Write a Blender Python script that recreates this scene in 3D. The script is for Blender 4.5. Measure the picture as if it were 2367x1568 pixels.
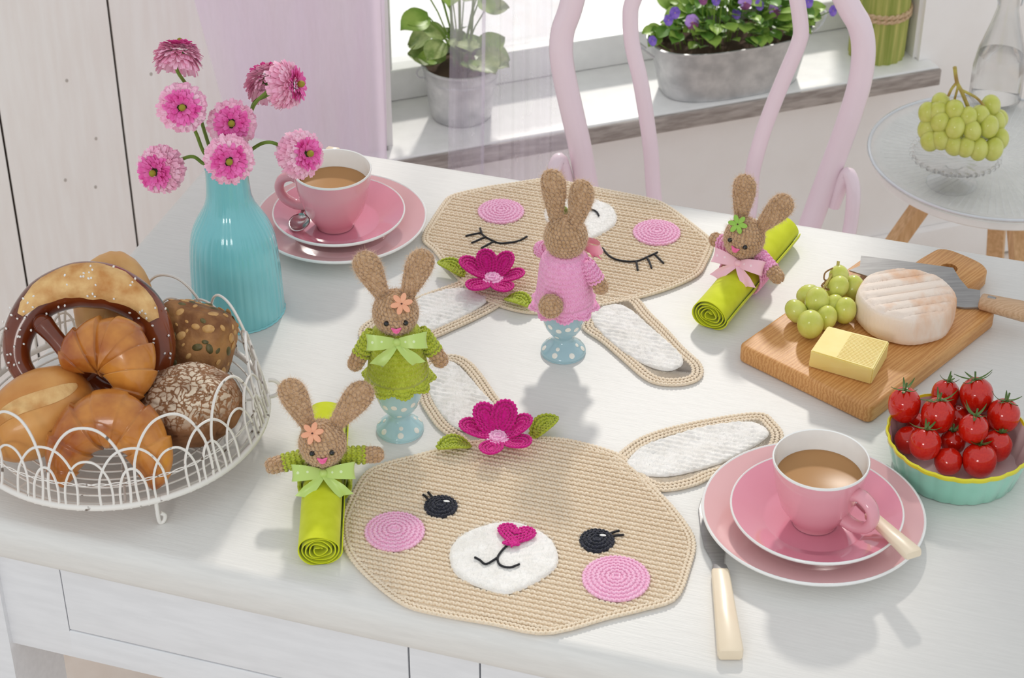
import bpy, bmesh, math, random
import numpy as np
from mathutils import Vector, Matrix, Euler
random.seed(7); RNG = np.random.RandomState(7)
PI = math.pi
for o in list(bpy.data.objects): bpy.data.objects.remove(o)
SC = bpy.context.scene
COL = SC.collection

# ------------------------------------------------------------------ camera, world, sun, exposure
T = 0.75                                   # height of the table top above the floor
PITCH = math.radians(35.0); FPX = 4726.0; CAMH = 1.24
CAM = Vector((0, -CAMH / math.tan(PITCH), T + CAMH))
cd = bpy.data.cameras.new('camera'); cam = bpy.data.objects.new('camera', cd); COL.objects.link(cam)
cam.location = CAM; cam.rotation_euler = (PI / 2 - PITCH, 0, 0)
cd.sensor_width = 36.0; cd.lens = 36.0 * FPX / 2367.0
cd.dof.use_dof = True; cd.dof.focus_distance = 2.08; cd.dof.aperture_fstop = 14.0
cd.clip_start = 0.05
SC.camera = cam
wd = bpy.data.worlds.new('world'); SC.world = wd; wd.use_nodes = True
bg = wd.node_tree.nodes['Background']; bg.inputs[0].default_value = (0.93, 0.97, 1.0, 1); bg.inputs[1].default_value = 0.77
sd = bpy.data.lights.new('sun', 'SUN'); sun = bpy.data.objects.new('sun', sd); COL.objects.link(sun)
sd.energy = 1.8; sd.angle = math.radians(4.0); sd.color = (1.0, 0.955, 0.88)
SUN_DIR = Vector((-0.10, -1.0, -0.72))     # the way the light travels
sun.rotation_euler = SUN_DIR.to_track_quat('-Z', 'Y').to_euler(); sun.location = (0.4, 4, 4)
SC.view_settings.view_transform = 'Standard'; SC.view_settings.look = 'None'
SC.view_settings.gamma = 1.0; SC.view_settings.use_curve_mapping = False
SC.view_settings.exposure = 0.0

ld = bpy.data.lights.new('studio_lamp', 'AREA'); lamp = bpy.data.objects.new('studio_lamp', ld); COL.objects.link(lamp)
ld.shape = 'RECTANGLE'; ld.size = .55; ld.size_y = .45; ld.energy = 10; ld.color = (1, .97, .93)
lamp.location = (-.75, -2.6, 1.75); lamp.rotation_euler = (Vector((.1, 0, T)) - Vector(lamp.location)).to_track_quat('-Z', 'Y').to_euler()

# ------------------------------------------------------------------ survey helpers (points on real planes)
_fw = Vector((0, math.cos(PITCH), -math.sin(PITCH))); _up = Vector((0, math.sin(PITCH), math.cos(PITCH)))
def ray(u, v): return _fw * FPX + Vector((1, 0, 0)) * (u - 1183.5) - _up * (v - 784.0)
def at(u, v, z=0.0):                       # point of the level plane z above the table top
    d = ray(u, v); return CAM + d * ((T + z - CAM.z) / d.z)
def aty(u, v, y):                          # point of the upright plane Y = y
    d = ray(u, v); return CAM + d * ((y - CAM.y) / d.y)
def atp(u, v, p, n):                       # point of any plane
    d = ray(u, v); return CAM + d * ((p - CAM).dot(n) / d.dot(n))

# ------------------------------------------------------------------ mesh builder
class MB:
    def __init__(s): s.V = []; s.n = 0; s.F = {}; 
    def add(s, V, faces, mi=0, M=None):
        V = np.asarray(V, float).reshape(-1, 3)
        if M is not None:
            A = np.array(M); V = V @ A[:3, :3].T + A[:3, 3]
        s.V.append(V)
        if isinstance(faces, np.ndarray):
            s.F.setdefault((faces.shape[1], mi), []).append(faces + s.n)
        else:
            g = {}
            for f in faces: g.setdefault(len(f), []).append(f)
            for k, fs in g.items(): s.F.setdefault((k, mi), []).append(np.array(fs, int) + s.n)
        s.n += len(V); return s
    def grid(s, P, cu=False, cv=False, mi=0, M=None, caps=False):
        P = np.asarray(P, float); a, b = P.shape[:2]
        iu = np.arange(a if cu else a - 1); iv = np.arange(b if cv else b - 1)
        I, J = np.meshgrid(iu, iv, indexing='ij'); I = I.ravel(); J = J.ravel()
        I2 = (I + 1) % a; J2 = (J + 1) % b
        f = np.stack([I * b + J, I2 * b + J, I2 * b + J2, I * b + J2], 1)
        n0 = s.n
        s.add(P.reshape(-1, 3), f, mi, M)
        if caps and cv:
            s.F.setdefault((b, mi), []).append(np.array([[n0 + k for k in range(b)]]))
            s.F.setdefault((b, mi), []).append(np.array([[n0 + (a - 1) * b + k for k in reversed(range(b))]]))
        return s
    def lathe(s, prof, n=32, mi=0, M=None, rf=None, sx=1.0, sy=1.0):
        th = np.arange(n) * 2 * PI / n; P = np.zeros((len(prof), n, 3))
        for i, (r, z) in enumerate(prof):
            k = np.array([rf(t, i, r, z) for t in th]) if rf else 1.0
            P[i, :, 0] = r * np.cos(th) * k * sx; P[i, :, 1] = r * np.sin(th) * k * sy; P[i, :, 2] = z
        return s.grid(P, cv=True, mi=mi, M=M)
    def tube(s, pts, r, n=8, mi=0, M=None, closed=False, caps=True, flat=1.0, ref=None):
        p = np.array([tuple(q) for q in pts], float); m = len(p)
        rr = np.full(m, float(r)) if np.isscalar(r) else np.asarray(r, float)
        t = np.roll(p, -1, 0) - np.roll(p, 1, 0) if closed else np.gradient(p, axis=0)
        t /= np.linalg.norm(t, axis=1)[:, None] + 1e-12
        a = np.array(ref if ref is not None else ([0, 0, 1] if abs(t[0][2]) < .9 else [1, 0, 0]), float)
        P = np.zeros((m, n, 3)); th = np.arange(n) * 2 * PI / n
        for i in range(m):
            a = a - t[i] * a.dot(t[i]); a /= np.linalg.norm(a) + 1e-12; b = np.cross(t[i], a)
            P[i] = p[i] + rr[i] * (np.outer(np.cos(th), b) + flat * np.outer(np.sin(th), a))
        return s.grid(P, cu=closed, cv=True, mi=mi, M=M, caps=caps and not closed)
    def ell(s, c, r, R=None, nu=16, nv=10, mi=0):
        V, F3, F4 = sphere(nu, nv); V = V * np.array(r)
        if R is not None: V = V @ np.array(R.to_3x3() if hasattr(R, 'to_3x3') else R).T
        s.blob(V + np.array(tuple(c)), F3, F4, mi); return s
    def blob(s, V, F3, F4, mi=0):
        n0 = s.n; s.V.append(V); s.n += len(V)
        s.F.setdefault((3, mi), []).append(F3 + n0); s.F.setdefault((4, mi), []).append(F4 + n0)
    def inst(s, pos, A, nu=6, nv=4, mi=0):              # many ellipsoids: pos (n,3), A (n,3,3) columns = scaled axes
        V, F3, F4 = sphere(nu, nv); pos = np.asarray(pos); A = np.asarray(A); k = len(V)
        W = np.einsum('nij,vj->nvi', A, V) + pos[:, None, :]
        off = (np.arange(len(pos)) * k)[:, None, None]
        s.blob(W.reshape(-1, 3), (F3[None] + off).reshape(-1, 3), (F4[None] + off).reshape(-1, 4), mi); return s
    def box(s, x0, x1, y0, y1, z0, z1, mi=0, M=None):
        V = [(x, y, z) for x in (x0, x1) for y in (y0, y1) for z in (z0, z1)]
        return s.add(V, [(0, 1, 3, 2), (4, 6, 7, 5), (0, 4, 5, 1), (2, 3, 7, 6), (0, 2, 6, 4), (1, 5, 7, 3)], mi, M)
    def prism(s, out, z0, z1, mi=0, M=None, top=0.0, bev=0.0):     # outline (x,y), optional rounded edge
        out = [tuple(o[:2]) for o in out]; n = len(out)
        lev = [(0, z0), (0, z1)] if not bev else [(bev * (1 - math.sin(a)), z0 + bev * (1 - math.cos(a))) for a in (0, .5, 1.05, PI / 2)] + [(bev * (1 - math.cos(a)), z1 - bev * (1 - math.sin(a))) for a in (0, .52, 1.05, PI / 2)]
        P = []
        for ins, z in lev:
            q = inset(out, ins) if ins > 1e-9 else out
            P.append([(x, y, z) for x, y in q])
        s.grid(P, cv=True, mi=mi, M=M); n0 = s.n - n * len(lev)
        s.F.setdefault((n, mi), []).append(np.array([[n0 + k for k in reversed(range(n))]]))
        s.F.setdefault((n, mi), []).append(np.array([[n0 + (len(lev) - 1) * n + k for k in range(n)]]))
        return s
    def mesh(s, name, mats, smooth=True, recalc=True):
        me = bpy.data.meshes.new(name); V = np.concatenate(s.V)
        me.vertices.add(len(V)); me.vertices.foreach_set('co', V.ravel().astype(np.float32))
        li = []; ls = []; mi = []; k = 0
        for (sz, m), arrs in s.F.items():
            f = np.concatenate(arrs); li.append(f.ravel()); ls.append(k + np.arange(len(f)) * sz); k += f.size; mi.append(np.full(len(f), m))
        li = np.concatenate(li); ls = np.concatenate(ls); mi = np.concatenate(mi)
        me.loops.add(len(li)); me.loops.foreach_set('vertex_index', li.astype(np.int32))
        me.polygons.add(len(ls)); me.polygons.foreach_set('loop_start', ls.astype(np.int32))
        me.polygons.foreach_set('material_index', mi.astype(np.int32))
        me.update(calc_edges=True); me.validate()
        if recalc and len(V) < 60000:
            bm = bmesh.new(); bm.from_mesh(me); bmesh.ops.recalc_face_normals(bm, faces=bm.faces); bm.to_mesh(me); bm.free()
        me.polygons.foreach_set('use_smooth', np.full(len(me.polygons), bool(smooth)))
        for m in (mats if isinstance(mats, (list, tuple)) else [mats]): me.materials.append(m)
        if smooth and smooth != 'all': me.set_sharp_from_angle(angle=math.radians(50))
        return me
    def build(s, name, mats, parent=None, smooth=True, label=None, kind=None, recalc=True):
        o = bpy.data.objects.new(name, s.mesh(name, mats, smooth, recalc)); COL.objects.link(o)
        if parent is not None: o.parent = parent
        if label: o['label'] = label
        if kind: o['kind'] = kind
        return o
_sph = {}
def sphere(nu, nv):
    if (nu, nv) in _sph: return _sph[nu, nv]
    V = [(0, 0, -1)]; 
    for j in range(1, nv):
        a = -PI / 2 + PI * j / nv
        for i in range(nu): V.append((math.cos(a) * math.cos(2 * PI * i / nu), math.cos(a) * math.sin(2 * PI * i / nu), math.sin(a)))
    V.append((0, 0, 1)); t = len(V) - 1; F3 = []; F4 = []
    for i in range(nu):
        j = (i + 1) % nu; F3.append((0, 1 + j, 1 + i)); b = 1 + (nv - 2) * nu; F3.append((t, b + i, b + j))
        for k in range(nv - 2): b0 = 1 + k * nu; F4.append((b0 + i, b0 + j, b0 + nu + j, b0 + nu + i))
    _sph[nu, nv] = (np.array(V, float), np.array(F3, int), np.array(F4, int).reshape(-1, 4)); return _sph[nu, nv]
def inset(out, d):
    n = len(out); a = sum(out[i][0] * out[(i + 1) % n][1] - out[(i + 1) % n][0] * out[i][1] for i in range(n)); sg = 1 if a > 0 else -1
    r = []
    for i in range(n):
        p0 = Vector(out[i - 1]); p = Vector(out[i]); p1 = Vector(out[(i + 1) % n])
        e0 = (p - p0).normalized(); e1 = (p1 - p).normalized(); n0 = Vector((-e0.y, e0.x)) * sg; n1 = Vector((-e1.y, e1.x)) * sg
        b = n0 + n1; b = b / max(.35, b.length_squared / 2) if b.length > 1e-6 else n0
        r.append(tuple(p + b * d))
    return r
def smooth_loop(pts, n, closed=True):                   # Catmull-Rom through points
    P = [Vector(p) for p in pts]; m = len(P); R = []; segs = m if closed else m - 1
    for k in range(n):
        t = k * segs / (n if closed else n - 1); i = min(int(t), segs - 1); f = t - i
        g = (lambda j: P[j % m]) if closed else (lambda j: P[max(0, min(m - 1, j))])
        a, b, c, d = g(i - 1), g(i), g(i + 1), g(i + 2)
        R.append(.5 * ((2 * b) + (c - a) * f + (2 * a - 5 * b + 4 * c - d) * f * f + (3 * b - a - 3 * c + d) * f ** 3))
    return R
def arc_len_resample(pts, step, closed=True):
    P = np.array([tuple(p) for p in pts], float)
    if closed: P = np.vstack([P, P[:1]])
    s = np.r_[0, np.cumsum(np.linalg.norm(np.diff(P, axis=0), axis=1))]; n = max(4, int(round(s[-1] / step)))
    q = np.linspace(0, s[-1], n, endpoint=not closed); return np.stack([np.interp(q, s, P[:, k]) for k in range(P.shape[1])], 1)
def inside(out, x, y):
    x = np.asarray(x); y = np.asarray(y); c = np.zeros(x.shape, bool); n = len(out)
    for i in range(n):
        x0, y0 = out[i][:2]; x1, y1 = out[(i + 1) % n][:2]
        if y0 == y1: continue
        k = ((y0 > y) != (y1 > y)) & (x < (x1 - x0) * (y - y0) / (y1 - y0) + x0); c ^= k
    return c

def thing(name, label, cat, loc=(0, 0, 0), rz=0.0, group=None):
    o = bpy.data.objects.new(name, None); COL.objects.link(o); o.empty_display_size = .02
    o.location = loc; o.rotation_euler = (0, 0, rz); tag(o, label, cat, group); return o
def tag(o, label, cat, group=None, kind=None):
    if label: o['label'] = label
    if cat: o['category'] = cat
    if group: o['group'] = group
    if kind: o['kind'] = kind
    return o
def copy_tree(o, parent=None):
    c = o.copy(); COL.objects.link(c); c.parent = parent
    for ch in list(o.children): copy_tree(ch, c)
    return c
def RZ(a): return Matrix.Rotation(a, 4, 'Z')
def RX(a): return Matrix.Rotation(a, 4, 'X')
def RY(a): return Matrix.Rotation(a, 4, 'Y')
def TR(x, y=0, z=0): return Matrix.Translation(Vector(x) if not isinstance(x, (int, float)) else Vector((x, y, z)))
def frame(z, x=None):                                   # rotation whose Z column is z
    z = Vector(z).normalized(); x = Vector(x) if x is not None else (Vector((1, 0, 0)) if abs(z.x) < .9 else Vector((0, 1, 0)))
    x = (x - z * x.dot(z)).normalized(); y = z.cross(x); return Matrix((x, y, z)).transposed()

# ------------------------------------------------------------------ materials
def srgb(r, g, b):
    f = lambda c: (c / 255 / 12.92) if c / 255 <= .04045 else ((c / 255 + .055) / 1.055) ** 2.4
    return (f(r), f(g), f(b), 1)
def mat(name, col, rough=.5, col2=None, scale=40, bump=0.0, bscale=150, bdist=.001, spec=.5, coat=0, metal=0, sheen=0, sss=0, ssr=(1, .4, .2), trans=0, ior=1.45, stretch=None, detail=4, lo=.35, hi=.65, alpha=1, ssscale=.01, sheen_tint=None):
    m = bpy.data.materials.new(name); m.use_nodes = True; nt = m.node_tree; N = nt.nodes; L = nt.links; p = N['Principled BSDF']
    p.inputs['Base Color'].default_value = col; p.inputs['Roughness'].default_value = rough; p.inputs['Specular IOR Level'].default_value = spec
    p.inputs['Coat Weight'].default_value = coat; p.inputs['Coat Roughness'].default_value = .04; p.inputs['Metallic'].default_value = metal; p.inputs['Sheen Weight'].default_value = sheen
    if sheen_tint: p.inputs['Sheen Tint'].default_value = sheen_tint
    p.inputs['Transmission Weight'].default_value = trans; p.inputs['IOR'].default_value = ior; p.inputs['Alpha'].default_value = alpha
    if sss: p.inputs['Subsurface Weight'].default_value = sss; p.inputs['Subsurface Radius'].default_value = ssr; p.inputs['Subsurface Scale'].default_value = ssscale
    tc = N.new('ShaderNodeTexCoord'); mp = N.new('ShaderNodeMapping'); L.new(tc.outputs['Object'], mp.inputs[0])
    if stretch: mp.inputs['Scale'].default_value = stretch
    m['mp'] = mp.name
    nz = N.new('ShaderNodeTexNoise'); nz.inputs['Scale'].default_value = scale; nz.inputs['Detail'].default_value = detail; L.new(mp.outputs[0], nz.inputs['Vector'])
    rp = N.new('ShaderNodeValToRGB'); rp.color_ramp.elements[0].position = lo; rp.color_ramp.elements[1].position = hi
    rp.color_ramp.elements[0].color = col; rp.color_ramp.elements[1].color = col2 or tuple(min(1, c * 1.06) for c in col[:3]) + (1,)
    L.new(nz.outputs['Fac'], rp.inputs[0]); L.new(rp.outputs[0], p.inputs['Base Color'])
    if bump:
        b = N.new('ShaderNodeBump'); b.inputs['Strength'].default_value = bump; b.inputs['Distance'].default_value = bdist
        n2 = N.new('ShaderNodeTexNoise'); n2.inputs['Scale'].default_value = bscale; n2.inputs['Detail'].default_value = 5; L.new(mp.outputs[0], n2.inputs['Vector'])
        L.new(n2.outputs['Fac'], b.inputs['Height']); L.new(b.outputs[0], p.inputs['Normal'])
    return m
def dots(name, col, dotc, scale, rad, rough=.3, coat=0, sheen=0, trl=0):     # round dots from a cell pattern
    m = mat(name, col, rough, coat=coat, sheen=sheen); nt = m.node_tree; N = nt.nodes; L = nt.links; p = N['Principled BSDF']
    v = N.new('ShaderNodeTexVoronoi'); v.inputs['Scale'].default_value = scale; v.inputs['Randomness'].default_value = .35; L.new(N[m['mp']].outputs[0], v.inputs['Vector'])
    r = N.new('ShaderNodeValToRGB'); r.color_ramp.interpolation = 'CONSTANT' if trl == 0 else 'LINEAR'
    r.color_ramp.elements[0].color = dotc; r.color_ramp.elements[1].color = col; r.color_ramp.elements[1].position = rad
    L.new(v.outputs['Distance'], r.inputs[0]); L.new(r.outputs[0], p.inputs['Base Color']); return m
def sheer(name, col, opac, rough=.6):
    m = bpy.data.materials.new(name); m.use_nodes = True; nt = m.node_tree; N = nt.nodes; L = nt.links
    N.remove(N['Principled BSDF']); o = N['Material Output']
    t = N.new('ShaderNodeBsdfTransparent'); d = N.new('ShaderNodeBsdfDiffuse'); tl = N.new('ShaderNodeBsdfTranslucent'); a = N.new('ShaderNodeMixShader'); b = N.new('ShaderNodeMixShader')
    d.inputs[0].default_value = col; tl.inputs[0].default_value = col; a.inputs[0].default_value = .5
    tc = N.new('ShaderNodeTexCoord'); mp = N.new('ShaderNodeMapping'); mp.inputs['Scale'].default_value = (1, 1, .18); nz = N.new('ShaderNodeTexNoise'); nz.inputs['Scale'].default_value = 18; nz.inputs['Detail'].default_value = 6
    r = N.new('ShaderNodeMapRange'); r.inputs[1].default_value = .3; r.inputs[2].default_value = .75; r.inputs[3].default_value = opac * .75; r.inputs[4].default_value = min(1, opac * 1.35)
    L.new(tc.outputs['Object'], mp.inputs[0]); L.new(mp.outputs[0], nz.inputs['Vector']); L.new(nz.outputs[0], r.inputs[0]); L.new(r.outputs[0], b.inputs[0])
    L.new(d.outputs[0], a.inputs[1]); L.new(tl.outputs[0], a.inputs[2]); L.new(t.outputs[0], b.inputs[1]); L.new(a.outputs[0], b.inputs[2]); L.new(b.outputs[0], o.inputs[0]); return m
def thin_glass(name, tint=(1, 1, 1, 1), refl=.1, rough=.02):
    m = bpy.data.materials.new(name); m.use_nodes = True; nt = m.node_tree; N = nt.nodes; L = nt.links
    N.remove(N['Principled BSDF']); o = N['Material Output']; t = N.new('ShaderNodeBsdfTransparent'); t.inputs[0].default_value = tint
    g = N.new('ShaderNodeBsdfGlossy'); g.inputs['Roughness'].default_value = rough; f = N.new('ShaderNodeLayerWeight'); pw = N.new('ShaderNodeMath'); pw.operation = 'POWER'; pw.inputs[1].default_value = 3.0; L.new(f.outputs['Facing'], pw.inputs[0])
    mx = N.new('ShaderNodeMixShader'); a = N.new('ShaderNodeMath'); a.operation = 'ADD'; a.inputs[1].default_value = refl
    tc = N.new('ShaderNodeTexCoord'); nz = N.new('ShaderNodeTexNoise'); nz.inputs['Scale'].default_value = 3; b = N.new('ShaderNodeBump'); b.inputs['Strength'].default_value = .05
    L.new(tc.outputs['Object'], nz.inputs['Vector']); L.new(nz.outputs[0], b.inputs['Height']); L.new(b.outputs[0], g.inputs['Normal'])
    L.new(pw.outputs[0], a.inputs[0]); L.new(a.outputs[0], mx.inputs[0]); L.new(t.outputs[0], mx.inputs[1]); L.new(g.outputs[0], mx.inputs[2]); L.new(mx.outputs[0], o.inputs[0]); return m
# ------------------------------------------------------------------ the room
WA = math.radians(19.03); W1 = Vector((math.cos(WA), math.sin(WA), 0)); W2 = Vector((-math.sin(WA), math.cos(WA), 0))
TA = math.radians(-17.5); E1 = Vector((math.cos(TA), math.sin(TA), 0)); E2 = Vector((-math.sin(TA), math.cos(TA), 0))
SILL = T - .33; WF = 0.99                   # sill height, face of the window wall
m_plaster = mat('plaster', srgb(248, 244, 241), .85, srgb(252, 249, 247), 9, bump=.35, bscale=30, bdist=.004)
m_jamb = mat('white_plaster', srgb(238, 236, 234), .8, scale=8, bump=.3, bscale=24, bdist=.004)
m_plank = mat('white_plank_paint', srgb(243, 236, 231), .55, srgb(247, 242, 238), 14, bump=.15, bscale=60, stretch=(6, 6, .6))
m_gap = mat('plank_gap', srgb(112, 98, 88), .9)
m_white = mat('white_lacquer', srgb(240, 240, 238), .35, bump=.06, bscale=60)
m_floor = mat('floor_grout', srgb(190, 176, 164), .8)
m_tile = mat('stone_tile', srgb(224, 208, 194), .5, srgb(236, 224, 213), 10, bump=.2, bscale=40)
def worn_edge():
    m = mat('worn_grey_wood', srgb(150, 140, 134), .7, srgb(186, 177, 171), 22, stretch=(1.2, 8, 8), bump=.4, bscale=40, bdist=.002); return m
m_worn = worn_edge()
m_sill = mat('sill_paint', srgb(244, 243, 241), .35, bump=.08, bscale=30)
def struct(mb, name, m, rz=0.0, smooth=False):
    o = mb.build(name, m, None, smooth); o['kind'] = 'structure'; o.rotation_euler = (0, 0, rz); return o
fl = struct(MB().box(-2.2, 2.6, -2.4, 1.0, -.03, -.004), 'floor', m_floor, WA)
tm = MB().prism([(-.162, -.162), (.162, -.162), (.162, .162), (-.162, .162)], -.02, 0, bev=.003).mesh('tile', m_tile)
for i in range(14):
    for j in range(10):
        o = bpy.data.objects.new('tile', tm); COL.objects.link(o); o.parent = fl; o.location = (-2.0 + i * .328, .83 - j * .328, 0); o.rotation_euler = (0, 0, PI / 2 * random.randrange(4))
# wall under and around the window, as one masonry wall with its opening
L, Rw, TOPW = .14, 1.057, 2.25
wb = MB(); wb.box(L, Rw, WF, 1.32, 0, SILL - .032); wb.box(Rw, 2.6, WF, 1.32, 0, 2.5); wb.box(L, Rw, WF, 1.32, TOPW, 2.5); wb.box(-2.2, L, WF + .03, 1.32, 0, 2.5)
wall = struct(wb, 'wall_back', m_plaster, WA)
MB().box(.14, .15, 1.0, 1.14, SILL, TOPW).box(Rw - .006, Rw, 1.0, 1.14, SILL, TOPW).build('window_reveal', m_jamb, wall, False)
# plank cladding left of the window
wl = struct(MB().box(-2.2, L - .002, WF + .02, WF + .03, 0, 2.5), 'wall_left', m_gap, WA)
edges = [-2.02, -1.83, -1.64, -1.45, -1.27, -1.10, -.94, -.77, -.60, -.430, -.259, .138]
for a, b in zip(edges[:-1], edges[1:]):
    MB().prism([(a + .0017, WF), (b - .0017, WF), (b - .0017, WF + .02), (a + .0017, WF + .02)], 0, 2.5).build('plank', m_plank, wl, False)
kn = mat('knot', srgb(186, 177, 170), .7)
for a, z in ((-.33, .62), (-.352, .46), (-.30, .52), (-.21, .61), (-.46, .50), (-.31, .44)):
    MB().ell((a, WF, z), (.0022, .0006, .003)).build('knot', kn, wl)
# sill board with worn front edge
sl = struct(MB().prism([(-.02, .958), (1.078, .958), (1.078, WF), (Rw, WF), (Rw, 1.20), (L, 1.20), (L, WF), (-.02, WF)], SILL - .032, SILL, bev=.004), 'trim_1', m_sill, WA, True)
MB().prism([(-.02, .952), (1.079, .952), (1.079, .9575), (-.02, .9575)], SILL - .032, SILL - .002, bev=.002).build('worn_edge', m_worn, sl)
# window: frame, pane
wn = MB()
def fr(mb, x0, x1, z0, z1): mb.prism([(x0, 1.135), (x1, 1.135), (x1, 1.185), (x0, 1.185)], z0, z1, bev=.004)
wf = MB(); fr(wf, L, Rw, SILL, SILL + .055)
win = struct(wf, 'window_1', m_white, WA, True)
for a in ((L, L + .05, SILL + .055, TOPW), (Rw - .05, Rw, SILL + .055, TOPW), (L, Rw, TOPW - .05, TOPW)):
    q = MB(); fr(q, *a); q.build('window_frame', m_white, win)
m_pane = thin_glass('window_glass', refl=.0)
MB().box(L + .05, Rw - .05, 1.158, 1.162, SILL + .055, TOPW - .05).build('pane', m_pane, win, False)
bb = struct(MB().prism([(Rw - .9, WF - .016), (2.6, WF - .016), (2.6, WF), (Rw - .9, WF)], .004, .085, bev=.004), 'baseboard_back', m_plaster, WA, True)
# the terrace outside
m_out = mat('pale_gravel', srgb(252, 249, 246), .9, srgb(255, 255, 254), 30)
struct(MB().box(-6, 7, 1.32, 9, -.12, -.02), 'ground', m_out, WA)

# ------------------------------------------------------------------ curtains
m_cur = sheer('lilac_organza', srgb(246, 228, 250), .55); m_cur2 = sheer('lilac_organza_light', srgb(234, 224, 240), .30)
def curtain(name, m, x0t, x1t, x0b, x1b, b, label, fold, seed, ph=0.0, opn=0.0):
    r = random.Random(seed); n = 180; zs = np.linspace(.05, 2.35, 60); P = np.zeros((len(zs), n, 3))
    fr_ = [(r.uniform(2.2, 9), r.uniform(0, 6.28), r.uniform(.5, 1)) for _ in range(4)]
    for i, z in enumerate(zs):
        k = min(1, max(0, (z - .35) / .45)); a0 = x0b + (x0t - x0b) * k; a1 = x1b + (x1t - x1b) * k
        s = np.linspace(0, 1, n); w = sum(A * np.sin(2 * PI * f * s + p + .35 * z * (f - 4)) for f, p, A in fr_) * fold / 2.2
        P[i, :, 0] = a0 + (a1 - a0) * s + .35 * w * np.cos(9 * s); P[i, :, 1] = b + w; P[i, :, 2] = z
    o = MB().grid(P).build(name, m, None, 'all'); o.rotation_euler = (0, 0, WA); tag(o, label, 'curtain'); return o
curtain('curtain', m_cur, -.157, .118, -.085, .108, .89, 'dense lilac organza curtain hanging over the white plank wall', .016, 3)
curtain('curtain', m_cur2, .215, .397, .20, .40, .885, 'sheer lilac curtain panel hanging in front of the ivy bucket', .014, 8)

# ------------------------------------------------------------------ table
m_table = mat('white_brushed_paint', srgb(221, 219, 215), .45, srgb(226, 224, 220), 30, bump=.22, bscale=55, bdist=.0012, stretch=(1.0, 14, 6), spec=.3)
m_tedge = mat('white_apron_paint', srgb(226, 227, 230), .45, scale=20, bump=.1, bscale=50, stretch=(1, 6, 6))
m_dark = mat('dark_gap', srgb(70, 66, 64), .9)
tb = thing('dining_table', 'white painted wooden table with rounded edge and drawer front', 'table', (0, 0, 0), TA)
def rrect(x0, x1, y0, y1, r, n=6):
    P = []
    for cx, cy, a0 in ((x1 - r, y0 + r, -PI / 2), (x1 - r, y1 - r, 0), (x0 + r, y1 - r, PI / 2), (x0 + r, y0 + r, PI)):
        P += [(cx + r * math.cos(a0 + PI / 2 * k / n), cy + r * math.sin(a0 + PI / 2 * k / n)) for k in range(n + 1)]
    return P
TX0, TX1, TY0, TY1 = -.468, .90, -.437, .3285
out = rrect(TX0, TX1, TY0, TY1, .026); lev = []
for a in np.linspace(0, PI / 2, 8): lev.append((.016 * (1 - math.sin(a)), T - .016 * (1 - math.cos(a))))
prof = [(.018 * (1 - math.cos(a)), T - .030 - .018 * math.sin(a)) for a in np.linspace(PI / 2, 0, 6)] + [(.016 * (1 - math.cos(a)), T - .020 + .020 * math.sin(a)) for a in np.linspace(0, PI / 2, 8)]
mb = MB(); P = [[(x, y, z) for x, y in inset(out, d)] if d > 1e-6 else [(x, y, z) for x, y in out] for d, z in prof]
P.insert(0, [(.2, -.05, prof[0][1])] * len(out)); P.append([(.2, -.05, T)] * len(out))
mb.grid(P, cv=True); mb.build('tabletop', m_table, tb)
zb, zt = T - .178, T - .050; yf = -.412
def rail(x0, x1, y0, y1, z0, z1, nm='apron_rail', m=m_tedge): return MB().prism([(x0, y0), (x1, y0), (x1, y1), (x0, y1)], z0, z1, bev=.0015).build(nm, m, tb)
MB().box(-.38, .80, yf + .012, yf + .02, zb, zt).build('apron_backing', m_dark, tb, False)
rail(-.395, -.3245, yf, yf + .014, zb, zt); rail(-.3245, .80, yf, yf + .014, zb, T - .1415); rail(.0315, .0985, yf, yf + .014, T - .1405, zt)
d1 = rail(-.3233, .0296, yf, yf + .012, T - .1403, T - .0515, 'drawer'); d2 = rail(.1003, .66, yf, yf + .012, T - .1403, T - .0515, 'drawer')
rail(-.385, -.365, yf + .07, .22, zb, zt); rail(-.40, .80, .25, .27, zb, zt); rail(.77, .79, yf + .07, .22, zb, zt)
for x, y in ((-.4575, yf - .006), (.79, yf - .006), (-.4575, .20), (.79, .20)):
    P = [[(x + s * k + (0 if 1 else 0), y + t * k, z) for s, t in ((0, 0), (.066, 0), (.066, .09), (0, .09))] for z, k in ((.002, .92), (zb - .02, 1), (zt, 1))]
    MB().grid(P, cv=True, caps=True).build('leg', m_tedge, tb, False)

# ------------------------------------------------------------------ pink bentwood chair
m_pink = mat('pink_lacquer', srgb(240, 218, 226), .28, srgb(243, 223, 231), 6, bump=.03, bscale=20, coat=.3)
bL = at(1295, 355, -.1); bR = at(1960, 380, -.1); cx = (bR - bL).normalized(); cn = cx.cross(Vector((0, 0, 1))).normalized(); cn = (cn + Vector((0, 0, .13))).normalized()
cp = (bL + bR) / 2 + cn * (-.01)
chair = thing('bentwood_chair', 'pink bentwood chair with hooped back drawn up to the table', 'chair', (cp.x, cp.y, 0), math.atan2(cx.y, cx.x))
inv = (TR(chair.location) @ RZ(chair.rotation_euler.z)).inverted()
cl = lambda u, v: inv @ atp(u, v, cp, cn)
def hoop(ptsL, ptsR, rise):
    A = [cl(*p) for p in ptsL]; B = [cl(*p) for p in ptsR]       # bottom to top
    a, b = A[-1], B[-1]; mid = (a + b) / 2; w = (b - a) / 2; upv = ((A[-1] - A[-2]) + (B[-1] - B[-2])).normalized()
    arc = [mid - w * math.cos(t) * (1 - .02) + upv * rise * math.sin(t) for t in np.linspace(.55, PI - .55, 9)]
    lo = lambda Q: [Q[0] + (Q[0] - Q[2]).normalized() * ((Q[0].z - .44) / max(.2, -(Q[0] - Q[2]).normalized().z))]
    return smooth_loop(lo(A) + A + arc + B[::-1] + lo(B), 110, False)
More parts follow.
